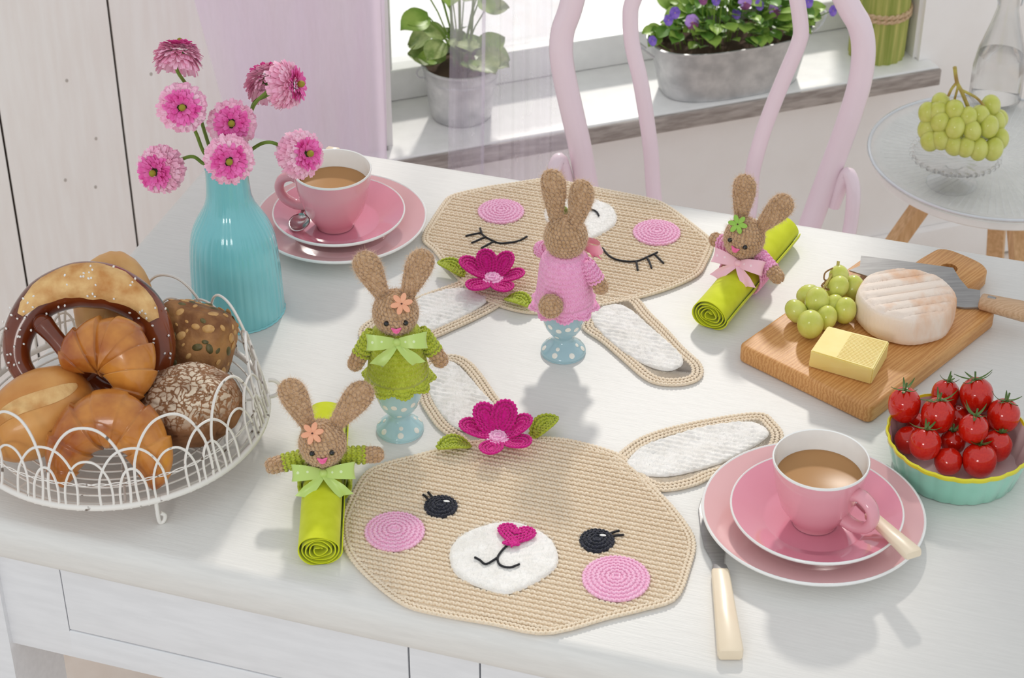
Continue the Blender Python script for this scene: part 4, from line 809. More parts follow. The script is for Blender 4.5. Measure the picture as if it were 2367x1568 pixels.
# floury rye roll
m_rye = mat('floury_rye_crust', srgb(112, 72, 42), .75, srgb(150, 104, 66), 26, bump=.6, bscale=70, bdist=.003)
nt_ = m_rye.node_tree; N_ = nt_.nodes; L_ = nt_.links; tc = N_.new('ShaderNodeTexCoord'); vo = N_.new('ShaderNodeTexVoronoi'); vo.feature = 'DISTANCE_TO_EDGE'; vo.inputs['Scale'].default_value = 120; ns = N_.new('ShaderNodeTexNoise'); ns.inputs['Scale'].default_value = 24; ns.inputs['Detail'].default_value = 8
mxv = N_.new('ShaderNodeMix'); mxv.data_type = 'VECTOR'; mxv.inputs[0].default_value = .06; L_.new(tc.outputs['Object'], mxv.inputs[4]); L_.new(ns.outputs['Color'], mxv.inputs[5]); L_.new(mxv.outputs[1], vo.inputs['Vector']); L_.new(tc.outputs['Object'], ns.inputs['Vector'])
r1 = N_.new('ShaderNodeValToRGB'); r1.color_ramp.elements[0].position = .05; r1.color_ramp.elements[1].position = .16; r2 = N_.new('ShaderNodeValToRGB'); r2.color_ramp.elements[0].position = .36; r2.color_ramp.elements[1].position = .52; n3 = N_.new('ShaderNodeTexNoise'); n3.inputs['Scale'].default_value = 15; n3.inputs['Detail'].default_value = 7; L_.new(tc.outputs['Object'], n3.inputs['Vector'])
L_.new(vo.outputs['Distance'], r1.inputs[0]); L_.new(n3.outputs['Fac'], r2.inputs[0]); mu = N_.new('ShaderNodeMath'); mu.operation = 'MULTIPLY'; L_.new(r1.outputs[0], mu.inputs[0]); sx_ = N_.new('ShaderNodeSeparateXYZ'); L_.new(tc.outputs['Object'], sx_.inputs[0]); zr = N_.new('ShaderNodeMapRange'); zr.inputs[1].default_value = .004; zr.inputs[2].default_value = .026; L_.new(sx_.outputs['Z'], zr.inputs[0]); mz_ = N_.new('ShaderNodeMath'); mz_.operation = 'MULTIPLY'; L_.new(r2.outputs[0], mz_.inputs[0]); L_.new(zr.outputs[0], mz_.inputs[1]); L_.new(mz_.outputs[0], mu.inputs[1])
mc = N_.new('ShaderNodeMix'); mc.data_type = 'RGBA'; p_ = N_['Principled BSDF']; src = p_.inputs['Base Color'].links[0].from_socket; L_.new(mu.outputs[0], mc.inputs[0]); L_.new(src, mc.inputs[6]); mc.inputs[7].default_value = srgb(226, 208, 184); L_.new(mc.outputs[2], p_.inputs['Base Color'])
ry = bread_obj('rye_roll', 'round dark rye roll with cracked floury crust', 436.6, 937.2, .0693)
def rf_(p):
    k = 1 + .05 * nz3(p, 1.8, 9) + .02 * nz3(p, 5, 4); cr = abs(nz3(p, 2.6, 7)); k -= .05 * max(0, 1 - cr / .07); k -= .02 * max(0, 1 - abs(nz3(p, 6, 1)) / .09); return Vector((p.x * .0505, p.y * .048, p.z * .0360)) * k
shape(140, 90, lambda p: tuple(rf_(p))).build('crust', m_rye, ry, 'all')
# ------------------------------------------------------------------ crochet kit
def yarn(name, c1, c2, sheen=.3, rough=.85, bs=900): return mat(name, c1, rough, c2, 260, bump=.35, bscale=bs, bdist=.0004, sheen=sheen, spec=.2)
m_beige = yarn('beige_cotton', srgb(232, 213, 186), srgb(241, 225, 202)); m_fluff = mat('white_fluffy_yarn', srgb(236, 232, 226), .9, srgb(246, 243, 239), 90, bump=.6, bscale=420, bdist=.0012, sheen=.4, spec=.1)
m_cheek = yarn('pink_cotton', srgb(243, 180, 211), srgb(247, 196, 222)); m_fuch = yarn('fuchsia_cotton', srgb(196, 12, 122), srgb(216, 30, 142)); m_blk = yarn('black_cotton', srgb(26, 28, 38), srgb(48, 50, 64)); m_leafg = yarn('leaf_green_cotton', srgb(166, 178, 44), srgb(186, 198, 72))
m_thr = mat('black_thread', srgb(24, 24, 30), .7); m_lpink = yarn('pale_pink_cotton', srgb(244, 176, 216), srgb(248, 196, 226))
m_brown = mat('brown_mohair', srgb(182, 144, 104), .9, srgb(206, 170, 132), 200, bump=.5, bscale=700, bdist=.0006, sheen=.6, spec=.1); m_fib = mat('mohair_fibre', srgb(216, 184, 150), .8, srgb(232, 206, 176), 200, sheen=.4, spec=.15); m_wfib = mat('white_fibre', srgb(250, 248, 244), .8, sheen=.3, spec=.1)
m_green = yarn('green_cotton', srgb(172, 182, 46), srgb(190, 202, 74)); m_pinkc = yarn('rose_cotton', srgb(240, 164, 205), srgb(246, 180, 216))
def vpairs(pos, tu, tv, n, su=1.0, h=.0013, tilt=.55, jit=.0, single=False):
    pos, tu, tv, n = [np.asarray(a, float) for a in (pos, tu, tv, n)]; P = []; A = []
    for sg in ((0,) if single else (-1, 1)):
        t = tilt * (sg if sg else 1) + (RNG.uniform(-jit, jit, len(pos)) if jit else 0); c = np.cos(t)[..., None] if np.ndim(t) else math.cos(t); s = np.sin(t)[..., None] if np.ndim(t) else math.sin(t)
        l = tv * c - tu * s; w = tu * c + tv * s
        P.append(pos + tu * sg * .00105 * su); A.append(np.stack([w * .00130 * su * (1.5 if single else 1), l * .0026 * su * (1.05 if single else 1), n * h * su], 2))
    return np.concatenate(P), np.concatenate(A)
def flat_rows(mb, out, z, px=.0054, py=.0059, su=1.06, zf=None):
    xs = [p[0] for p in out]; ys = [p[1] for p in out]; g = []
    for j, y in enumerate(np.arange(min(ys), max(ys), py)):
        x = np.arange(min(xs) + (px / 2 if j % 2 else 0), max(xs), px); yy = np.full_like(x, y) + .0003 * np.sin(x * 40 + j); k = inside(out, x, yy); g.append(np.stack([x[k], yy[k], np.full(k.sum(), z + (.0005 if j % 2 else 0))], 1))
    g = np.concatenate(g); m = len(g); e = np.eye(3)
    if zf is not None: g[:, 2] += zf(g[:, 0], g[:, 1])
    P, A = vpairs(g, np.tile(e[0], (m, 1)), np.tile(e[1], (m, 1)), np.tile(e[2], (m, 1)), su, .0015, .72, jit=.15); mb.inst(P, A, 6, 4)
def contour(mb, out, d, z, step=.0043, su=1.0, closed=True, zf=None):
    q = arc_len_resample(inset(out, d) if d else out, step); q = np.c_[q[:, :2], np.full(len(q), z)]
    if zf is not None: q[:, 2] += zf(q[:, 0], q[:, 1])
    t = np.roll(q, -1, 0) - np.roll(q, 1, 0); t[:, 2] = 0; t /= np.linalg.norm(t, axis=1)[:, None] + 1e-9; b = np.stack([-t[:, 1], t[:, 0], 0 * t[:, 0]], 1); n = np.tile([0, 0, 1.], (len(q), 1))
    P, A = vpairs(q, t, b, n, su, jit=.1); mb.inst(P, A, 6, 4)
def slab(mb, out, z0, z1): mb.prism(out, z0, z1, bev=min(.0011, (z1 - z0) / 2.2))
def fuzz_pts(mb, pts, nrm, L, w=.00011, spread=.8, droop=0.0):
    pts = np.asarray(pts); nrm = np.asarray(nrm); m = len(pts); r = RNG.normal(size=(m, 3)); d = nrm + spread * r; d /= np.linalg.norm(d, axis=1)[:, None]; ll = (L * RNG.uniform(.5, 1.3, m))[:, None]
    s = np.cross(d, RNG.normal(size=(m, 3))); s /= np.linalg.norm(s, axis=1)[:, None] + 1e-9; b = RNG.normal(size=(m, 3)) * .35; mid = pts + d * ll * .55; tip = pts + (d + b) * ll
    V = np.stack([pts - s * w, pts + s * w, mid + s * w * .8, mid - s * w * .8, tip], 1).reshape(-1, 3); o = (np.arange(m) * 5)[:, None]
    n0 = mb.n; mb.V.append(V); mb.n += len(V); mb.F.setdefault((4, 0), []).append(o + np.array([[0, 1, 2, 3]]) + n0); mb.F.setdefault((3, 0), []).append(o + np.array([[3, 2, 4]]) + n0)
def tubes(parent, name, lines, r, m, nn=7):
    for l in lines: MB().tube(smooth_loop(l, max(6, 5 * len(l)), False), r, nn).build(name, m, parent)

# ------------------------------------------------------------------ bunny placemats
petal_cache = {}
def petal_me(L, Wd):
    if (L, Wd) in petal_cache: return petal_cache[L, Wd]
    zf = lambda x, y: .10 * L * (y / L) ** 2 + .30 * (np.abs(x) / Wd) ** 2 * Wd * .8
    out = [(Wd * math.sin(a) * (.72 + .28 * (1 - math.cos(a)) / 2 * 1.2), L * (1 - math.cos(a)) / 2) for a in np.linspace(0, 2 * PI, 40, endpoint=False)]
    out = out[::-1]; mb = MB(); P = []
    for k in (1.0, .75, .5, .25, 0):
        P.append([(x * k, L / 2 + (y - L / 2) * k, float(zf(x * k, L / 2 + (y - L / 2) * k))) for x, y in out])
    P2 = [[(x, y, z - .0016) for x, y, z in r] for r in P[::-1]]
    mb.grid(P2 + P, cv=True)
    for d in (.0006, .0042, .0078): contour(mb, out, d, .0003, .0036, .95, zf=zf)
    petal_cache[L, Wd] = mb.mesh('petal', m_fuch, 'all', False); return petal_cache[L, Wd]
def leafc_me():
    L, Wd = .034, .0105; out = [(Wd * math.sin(a) * abs(math.sin(a)) ** .25, L * (1 - math.cos(a)) / 2) for a in np.linspace(0, 2 * PI, 36, endpoint=False)][::-1]; mb = MB(); zf = lambda x, y: .35 * np.abs(x) + .004 * np.sin(y / L * 3)
    P = [[(x * k, L / 2 + (y - L / 2) * k, float(zf(x * k, L / 2 + (y - L / 2) * k))) for x, y in out] for k in (1, .6, .3, 0)]; mb.grid([[(x, y, z - .0016) for x, y, z in r] for r in P[::-1]] + P, cv=True)
    for d in (.0006, .0045, .008): contour(mb, out, d, .0004, .0038, 1.0, zf=zf)
    return mb.mesh('leaf', m_leafg, 'all', False)
leaf_me_ = leafc_me()
def disc_rings(mb, R, z, dome, step=.0043, pit=.0042, su=1.0, wob=.0):
    mb.lathe([(0, z + dome - .0004), (R * .5, z + dome * .8 - .0004), (R * .9, z + .0004), (R, z - .001), (R * .98, z - .0018), (0, z - .0018)], 36); r = R - .0014
    while r > .0012:
        n = max(4, int(2 * PI * r / pit)); a = np.arange(n) * 2 * PI / n + r * 300; q = np.stack([r * np.cos(a), r * np.sin(a), np.full(n, z + dome * (1 - (r / R) ** 2))], 1); rad = np.stack([np.cos(a), np.sin(a), 0 * a], 1); t = np.stack([-np.sin(a), np.cos(a), 0 * a], 1)
        P, A = vpairs(q, t, rad, np.tile([0, 0, 1.], (n, 1)), su, jit=.15); mb.inst(P, A, 6, 4); r -= step
def fluffy(parent, name, out, z, h, rows=True, seed=1, nf=2600):
    out = [tuple(p) for p in arc_len_resample([(x, y, 0) for x, y in out], .0018)[:, :2]]; c = np.mean(out, 0); P = []
    for k in (1.0, .985, .96, .93, .89, .85, .81, .77, .73, .69, .65, .61, .57, .53, .49, .45, .41, .37, .33, .29, .25, .21, .17, .13, .09, .05, 0):
        row = []
        for x, y in out:
            X, Y = c[0] + (x - c[0]) * k, c[1] + (y - c[1]) * k; e = min(1, (1 - k) / .06); zz = z + h * math.sqrt(e) * .9 + ((.0007 * math.sin(Y * 900 + .4 * math.sin(X * 300)) if rows else 0) * e + .0012 * NZ.noise(Vector((X * 260, Y * 260, seed))) * e) * min(1, k * 2.2); row.append((X + .0006 * NZ.noise(Vector((X * 400, Y * 400, 3))), Y + .0006 * NZ.noise(Vector((X * 400, Y * 400, 8))), zz if k < 1 else z - .0005))
        P.append(row)
    o = MB().grid(P, cv=True).build(name, m_fluff, parent, 'all')
    xs, ys = [p[0] for p in out], [p[1] for p in out]; x = RNG.uniform(min(xs) - .001, max(xs) + .001, nf * 2); y = RNG.uniform(min(ys), max(ys), nf * 2); kk = inside(out, x, y); x, y = x[kk][:nf], y[kk][:nf]
    mb = MB(); fuzz_pts(mb, np.stack([x, y, np.full(len(x), z + h * .7)], 1), np.tile([0, 0, .5], (len(x), 1)), .0032, .00013, .9); mb.build('fluff', m_wfib, o, 'all', kind='stuff', recalc=False); return o
def placemat(label, px_face, px_ears, px_inner, org, feat):
    o3 = at(*org); root = thing('bunny_placemat', label, 'placemat', (o3.x, o3.y, T + .0004), TA); inv = (TR(root.location) @ RZ(TA)).inverted()
    l2 = lambda u, v, z=.003: tuple((inv @ at(u, v, z))[:2]); l3 = lambda u, v, z: tuple((inv @ at(u, v, z)))
    face = [l2(*p) for p in px_face]; face = [tuple(p)[:2] for p in smooth_loop([(x, y, 0) for x, y in face], 90)]
    for eo, ei in zip(px_ears, px_inner):
        e = [tuple(p)[:2] for p in smooth_loop([l2(*p) + (0,) for p in eo], 60)]; mb = MB(); slab(mb, e, 0, .0022)
        for d in (.0012, .0056, .010): contour(mb, e, d, .0022, su=1.1)
        ear = mb.build('ear', m_beige, root, 'all', recalc=False); fluffy(ear, 'inner_ear', [tuple(p)[:2] for p in smooth_loop([l2(*p, .004) + (0,) for p in ei], 50)], .0026, .0026)
    mb = MB(); slab(mb, face, .0002, .0024); fo = mb.build('face', m_beige, root)
    mb = MB(); flat_rows(mb, inset(face, .0062), .0030); contour(mb, face, .0012, .0028, su=1.15); contour(mb, face, .0052, .0030, su=1.0); mb.build('stitches', m_beige, fo, 'all', kind='stuff', recalc=False)
    for (u, v, r) in feat['cheeks']:
        mb = MB(); disc_rings(mb, r, .0052, .0028); q = mb.build('cheek', m_cheek, root, 'all', recalc=False); q.location = l3(u, v, .006)[:2] + (0,)
    mz = fluffy(root, 'muzzle', [tuple(p)[:2] for p in smooth_loop([l2(*p, .006) + (0,) for p in feat['muzzle']], 60)], .0042, .0032, False, 4, 4200)
    tubes(root, 'mouth_stitch', [[l3(u, v, .0088) for u, v in l] for l in feat['mouth']], .0011, m_thr)
    tubes(root, 'eyelash', [[l3(u, v, .0058) for u, v in l] for l in feat['lash']], .0012, m_thr)
    for u, v, a, b in feat.get('eyes', ()):
        mb = MB(); disc_rings(mb, a, .0050, .0036, .0036, .0036, .85); q = mb.build('eye', m_blk, root, 'all', recalc=False); q.location = l3(u, v, .006)[:2] + (0,)
        MB().ell((.0045, .0035, .0098), (.0032, .0013, .0008), RZ(.15), 10, 6).build('highlight_stitch', m_wfib, q)
    if 'nose' in feat:
        u, v = feat['nose']; hp = [(.0185 * math.sin(t) ** 3 * .95, .0165 * (13 * math.cos(t) - 5 * math.cos(2 * t) - 2 * math.cos(3 * t) - math.cos(4 * t)) / 16) for t in np.arange(44) * 2 * PI / 44]; hp = hp[::-1]
        mb = MB(); slab(mb, hp, .0075, .0105)
        for d in (.0008, .004, .0072): contour(mb, hp, d, .0106, .0036, .9)
        q = mb.build('nose', m_fuch, root, 'all', recalc=False); q.location = l3(u, v, .011)[:2] + (0,); q.rotation_euler = (0, 0, feat.get('nose_rot', 0))
    u, v = feat['flower']; fc = Vector(l3(u, v, .010)); mb = MB(); disc_rings(mb, .0125, .004, .003, .004, .004, .9); fo = mb.build('flower', m_lpink, root, 'all', recalc=False); fo.location = fc
    for k, (a, tl, s) in enumerate(feat['petals']):
        q = bpy.data.objects.new('petal', petal_me(.034, .0132)); COL.objects.link(q); q.parent = fo; q.matrix_local = RZ(math.radians(a) - PI / 2 - TA) @ TR(0, .0055, .001 + .0006 * k) @ RX(math.radians(tl)) @ Matrix.Scale(s, 4)
    for (u, v, a, tl) in feat['leaves']:
        q = bpy.data.objects.new('leaf', leaf_me_); COL.objects.link(q); q.parent = fo; q.matrix_local = TR(Vector(l3(u, v, .006)) - fc) @ RZ(math.radians(a) - PI / 2 - TA) @ RX(math.radians(tl)) @ TR(0, -.012, 0)
    return root
cr9 = lambda L: [(780 + x / 2.233, 900 + y / 2.233) for x, y in L]; cr5 = lambda L: [(960 + x / 3.136, 400 + y / 3.136) for x, y in L]
placemat('beige bunny face placemat with open black eyes and heart nose',
    [(787, 1222), (798, 1178), (838, 1101), (887, 1072), (972, 1050), (1031, 1034), (1100, 1020), (1190, 1010), (1272, 1012), (1335, 1021), (1425, 1048), (1472, 1082), (1514, 1128), (1568, 1187), (1606, 1249), (1595, 1312), (1564, 1384), (1490, 1410), (1407, 1430), (1264, 1466), (1138, 1444), (1013, 1422), (928, 1397), (843, 1330), (798, 1272)],
    ([(1410, 1072), (1428, 1050), (1480, 1012), (1560, 985), (1690, 960), (1762, 955), (1790, 975), (1810, 1005), (1795, 1045), (1740, 1080), (1653, 1101), (1613, 1119), (1560, 1132), (1515, 1132), (1470, 1110)],
     [(1080, 1035), (1045, 1012), (1010, 985), (985, 950), (972, 925), (965, 880), (975, 845), (1005, 826), (1050, 820), (1085, 835), (1115, 868), (1145, 912), (1168, 945), (1180, 990), (1170, 1030)]),
    (cr9([(1500, 360), (1580, 290), (1740, 235), (1900, 190), (2120, 165), (2220, 205), (2200, 260), (2000, 370), (1750, 440), (1580, 440), (1500, 395)]),
     [(985, 855), (1010, 832), (1050, 838), (1080, 865), (1110, 900), (1145, 940), (1142, 965), (1100, 995), (1055, 990), (1018, 955), (995, 915), (982, 880)]),
    (1200, 1240), dict(cheeks=[(912, 1228, .0278), (1424, 1337, .0305)], muzzle=cr9([(580, 830), (660, 740), (830, 685), (960, 695), (1100, 770), (1140, 880), (1080, 960), (890, 1050), (740, 1020), (610, 950)]),
    mouth=[cr9([(885, 798), (845, 838), (827, 872), (840, 908), (890, 920), (940, 903)]), cr9([(825, 870), (768, 903), (735, 882), (708, 868)])],
    lash=[cr9([(475, 585), (460, 560), (442, 545)]), cr9([(495, 570), (483, 550), (468, 532)]), cr9([(1395, 755), (1415, 742), (1455, 730)]), cr9([(1405, 765), (1440, 755), (1478, 752)])],
    eyes=[(1019, 1170, .0158, 0), (1380, 1249, .0162, 0)], nose=(1192, 1234), nose_rot=math.radians(2), flower=(1150, 1018),
    petals=[(125, 38, 1.05), (70, 42, 1.05), (20, 24, 1.0), (-32, 8, .95), (-105, 8, .92), (165, 12, 1.0)], leaves=[(1060, 1034, 196, 8), (1250, 997, 38, 18)]))
placemat('beige sleeping bunny face placemat with closed stitched eyes', cr5([(960, 40), (1150, 75), (1400, 125), (1720, 190), (1850, 250), (2010, 370), (2150, 490), (2150, 560), (2110, 650), (2050, 740), (1850, 835), (1600, 910), (1450, 940), (1290, 970), (1050, 1005), (830, 1015), (610, 965), (430, 880), (310, 770), (200, 650), (130, 560), (60, 500), (60, 440), (100, 370), (200, 220), (270, 160), (500, 105), (700, 75)]),
    ([(1085, 640), (1046, 656), (970, 684), (905, 712), (866, 733), (838, 752), (830, 770), (838, 782), (880, 795), (940, 795), (998, 782), (1056, 757), (1103, 735), (1155, 706), (1175, 680), (1140, 650)],
     cr5([(1440, 870), (1600, 900), (1700, 1010), (1840, 1150), (1950, 1270), (2060, 1370), (2085, 1440), (2050, 1500), (1930, 1535), (1770, 1530), (1650, 1480), (1500, 1350), (1350, 1220), (1220, 1130), (1225, 1060), (1270, 940), (1340, 890)])),
    ([(1065, 665), (1110, 680), (1126, 693), (1087, 722), (1001, 763), (940, 780), (890, 778), (872, 765), (890, 740), (966, 690), (1020, 672)], cr5([(1290, 1000), (1420, 950), (1540, 975), (1700, 1110), (1850, 1240), (1940, 1340), (1920, 1400), (1830, 1430), (1700, 1400), (1530, 1310), (1350, 1160), (1280, 1060)])),
    (1310, 570), dict(cheeks=[(1158, 488, .0265), (1518, 537, .0268)], muzzle=[(1265, 478), (1290, 465), (1327, 457), (1371, 460), (1405, 472), (1419, 483), (1426, 508), (1406, 531), (1359, 553), (1340, 553), (1300, 545), (1270, 520), (1258, 495)],
    mouth=[[(1320, 474), (1339, 484), (1331, 500)], [(1339, 484), (1362, 483), (1378, 489), (1384, 499)]],
    lash=[cr5(l) for l in ([(470, 400), (490, 450), (570, 495), (625, 510), (740, 495), (810, 460)], [(472, 435), (420, 445), (365, 458)], [(505, 465), (455, 488), (408, 508)], [(570, 497), (525, 520), (480, 545)], [(1355, 545), (1410, 605), (1490, 635), (1600, 640), (1690, 605), (1755, 575)], [(1600, 640), (1607, 670), (1612, 705)], [(1680, 615), (1698, 650), (1712, 690)], [(1735, 590), (1765, 620), (1800, 655)])],
    flower=(1138, 650), petals=[(110, 40, .95), (48, 36, .95), (-5, 14, .92), (-62, 6, .95), (-128, 6, 1.0), (160, 22, 1.05)], leaves=[(1052, 628, 150, 12), (1190, 698, -38, 6)]))

# ------------------------------------------------------------------ crocheted bunnies
def resamp(prof, step): return arc_len_resample([(r, z) for r, z in prof], step, False)
def ring_stitches(mb, prof, M, pr=.0042, ps=.0044, su=1.0, sx=1, sy=1, jit=.12, single=False, lift=.0004, h=.0013):
    q = resamp(prof, pr); t = np.gradient(q, axis=0); t /= np.linalg.norm(t, axis=1)[:, None] + 1e-9; R3 = np.array(M)[:3, :3]; T3 = np.array(M)[:3, 3]; Pp = []; U = []; Vv = []; Nn = []
    for i, (r, z) in enumerate(q):
        if r < .0009: continue
        n = max(3, int(2 * PI * r * (sx + sy) / 2 / ps)); a = np.arange(n) * 2 * PI / n + (PI / n if i % 2 else 0); c, s = np.cos(a), np.sin(a)
        p = np.stack([r * c * sx, r * s * sy, np.full(n, z)], 1); u = np.stack([-s * sx, c * sy, 0 * a], 1); u /= np.linalg.norm(u, axis=1)[:, None]; v = np.stack([t[i, 0] * c * sx, t[i, 0] * s * sy, np.full(n, t[i, 1])], 1); v /= np.linalg.norm(v, axis=1)[:, None] + 1e-9; nn = np.cross(u, v); nn /= np.linalg.norm(nn, axis=1)[:, None] + 1e-9
        Pp.append(p + nn * lift); U.append(u); Vv.append(v); Nn.append(nn)
    Pp, U, Vv, Nn = [np.concatenate(x) for x in (Pp, U, Vv, Nn)]
    P, A = vpairs(Pp, U, Vv, Nn, su, h, jit=jit, single=single); mb.inst(P @ R3.T + T3, np.einsum('ij,njk->nik', R3, A), 6, 4)
def lathe_fuzz(mb, prof, M, n, L, sx=1, sy=1):
    q = resamp(prof, .001); t = np.gradient(q, axis=0); w = q[:, 0] + 1e-6; i = RNG.choice(len(q), n, p=w / w.sum()); a = RNG.uniform(0, 2 * PI, n); R3 = np.array(M)[:3, :3]; T3 = np.array(M)[:3, 3]
    p = np.stack([q[i, 0] * np.cos(a) * sx, q[i, 0] * np.sin(a) * sy, q[i, 1]], 1); nn = np.stack([t[i, 1] * np.cos(a) / sx, t[i, 1] * np.sin(a) / sy, -t[i, 0]], 1); nn /= np.linalg.norm(nn, axis=1)[:, None] + 1e-9
    fuzz_pts(mb, p @ R3.T + T3, nn @ R3.T, L, .00012, .75)
def yarnball(parent, name, prof, M, sx=1, sy=1, nf=900, fl=.0042, ps=.0040, m=None, su=1.0):
    mb = MB().lathe(prof, 28, M=M, sx=sx, sy=sy); ring_stitches(mb, prof, M, .0038, ps, su, sx, sy, .5, True, .0002, .0011); o = mb.build(name, m or m_brown, parent, 'all', recalc=False)
    if nf: f = MB(); lathe_fuzz(f, prof, M, nf, fl, sx, sy); f.build('fuzz', m_fib, o, 'all', kind='stuff', recalc=False)
    return o
ball = lambda R, k=1.0: [(R * math.sin(a), -R * k * math.cos(a)) for a in np.linspace(0, PI, 22)]
earp = [(0, 0), (.0055, .001), (.0066, .008), (.0088, .018), (.0110, .029), (.0118, .037), (.0112, .044), (.0085, .0495), (.004, .0525), (0, .053)]
capp = lambda r, L: [(0, 0)] + [(r * math.sin(a), r - r * math.cos(a)) for a in np.linspace(.3, PI / 2, 5)] + [(r, L - r)] + [(r * math.cos(a), L - r + r * math.sin(a)) for a in np.linspace(.2, PI / 2, 5)]
m_eye = mat('black_bead', srgb(8, 8, 10), .05, coat=.5); m_nose = mat('pink_embroidery', srgb(238, 96, 156), .6, srgb(246, 130, 180), 400); m_peach = mat('peach_wood', srgb(242, 176, 140), .5, srgb(236, 164, 128), 60); m_gwood = mat('green_wood', srgb(156, 202, 84), .5, srgb(144, 192, 74), 60); m_hole = mat('flower_stitch', srgb(84, 50, 40), .8)
def head(root, C, Mrot, earL, earR, fm, yawflower=(.006, 34)):
    H = TR(C) @ Mrot; R = .0213
    yarnball(root, 'head', ball(R, 1.04), H, nf=3200)
    for s, (tilt, back, k) in ((-1, earL), (1, earR)):
        E = H @ TR(s * .0105, .002, .0145) @ RY(math.radians(tilt)) @ RX(math.radians(-back)) @ Matrix.Scale(k, 4); yarnball(root, 'ear', earp, E, 1.05, .52, nf=2400, fl=.0046)
    for s in (-1, 1):
        d = Vector((s * .40, -.90, .06)).normalized(); MB().ell(H @ (d * (R + .0011)), (.0027, .0027, .0027), None, 16, 10).build('eye', m_eye, root)
    nb = MB()
    for k in range(6):
        f = (k - 2.5) / 2.5; nb.tube([H @ Vector((-.0036 * (1 - .3 * f), -R - .0012, -.0052 - .0022 * f)), H @ Vector((0, -R - .0028, -.0056 - .0022 * f)), H @ Vector((.0036 * (1 - .3 * f), -R - .0012, -.0052 - .0022 * f))], .0007, 6)
    nb.build('nose', m_nose, root)
    fx, tl = yawflower; F = H @ TR(fx, -.0145, .0195) @ RX(math.radians(90 - tl)); fl_ = MB()
    for k in range(6):
        a = k * PI / 3 + .2; out = [((.0062 + .0046 * math.cos(t)) * math.cos(a) - .0027 * math.sin(t) * math.sin(a), (.0062 + .0046 * math.cos(t)) * math.sin(a) + .0027 * math.sin(t) * math.cos(a)) for t in np.arange(14) * 2 * PI / 14]; fl_.prism(out, 0, .0018, M=F, bev=.0004)
    fl_.lathe([(0, 0), (.0030, 0), (.0030, .0016), (0, .0016)], 14, M=F); q = fl_.build('wooden_flower', fm, root); MB().ell(F @ Vector((0, 0, .0017)), (.0011, .0011, .0008), None, 8, 5).build('centre_stitch', m_hole, q)
def arm(root, S, Hd, sleeve_m, fs=.55, r=.0074):
    S, Hd = Vector(S), Vector(Hd); d = Hd - S; L = d.length; Fm = (TR(S) @ frame(d).to_4x4()); Ls = L * fs
    mb = MB(); pr = [(0, -.003), (r * .8, -.002), (r, .002), (r * 1.03, Ls), (r * .8, Ls + .001), (0, Ls + .001)]; mb.lathe(pr, 20, M=Fm); ring_stitches(mb, pr[1:4], Fm, .0040, .0042, .95); mb.build('sleeve', sleeve_m, root, 'all', recalc=False)
    yarnball(root, 'paw', capp(r * .95, L - Ls + .006), Fm @ TR(0, 0, Ls - .006), nf=420, fl=.0036)
def bow(root, C, Mrot, m, k=1.0):
    B = TR(C) @ Mrot @ Matrix.Scale(k, 4)
    kn = MB().ell((0, -.001, 0), (.0046, .0036, .0042), None, 14, 9); 
    o = bpy.data.objects.new('bow', kn.mesh('bow', m)); COL.objects.link(o); o.parent = root; o.matrix_local = B
    for s in (-1, 1):
        pts = smooth_loop([(0, 0, 0), (s * .009, -.0055, .0012), (s * .020, -.0068, .002), (s * .0285, -.004, .002), (s * .030, .0005, .0015), (s * .025, .0035, .001), (s * .012, .002, 0), (0, .0005, 0)], 36, False); P = []
        for i, p in enumerate(pts):
            f = i / 35; w = .0028 + .0056 * math.sin(PI * f) ** .6; P.append([tuple(p + Vector((s * .0012 * t * t, .0016 * t * math.sin(5 * f), t * w))) for t in (-1, -.5, 0, .5, 1)])
        MB().grid(P).build('ribbon_loop', m, o, 'all')
        pts = smooth_loop([(0, -.001, -.001), (s * .007, -.0045, -.008), (s * .015, -.005, -.0155), (s * .021, -.0035, -.022)], 16, False); P = []
        for i, p in enumerate(pts):
            f = i / 15; w = .0026 + .0038 * min(1, f * 1.5); dd = Vector((.75, .1 * math.sin(4 * f), s * .62)); P.append([tuple(p + dd * w * t + Vector((0, .0012 * math.sin(3 * t + 4 * f), 0)) + (Vector((s * .003, 0, -.003)) * t * s if f > .95 else Vector((0, 0, 0)))) for t in (-1, -.5, 0, .5, 1)])
        MB().grid(P).build('ribbon_tail', m, o, 'all')
    return o
m_grib = dots('green_satin', srgb(190, 216, 118), srgb(222, 238, 184), 120, .17, .32, sheen=.3); m_prib = dots('pink_satin', srgb(248, 196, 210), srgb(253, 222, 230), 120, .17, .32, sheen=.3); m_crib = dots('coral_satin', srgb(250, 176, 190), srgb(255, 226, 232), 150, .20, .32, sheen=.3)
bodyp = [(.0115, .1265), (.0190, .1235), (.0235, .117), (.0258, .106), (.0268, .092), (.0285, .078), (.0305, .067)]
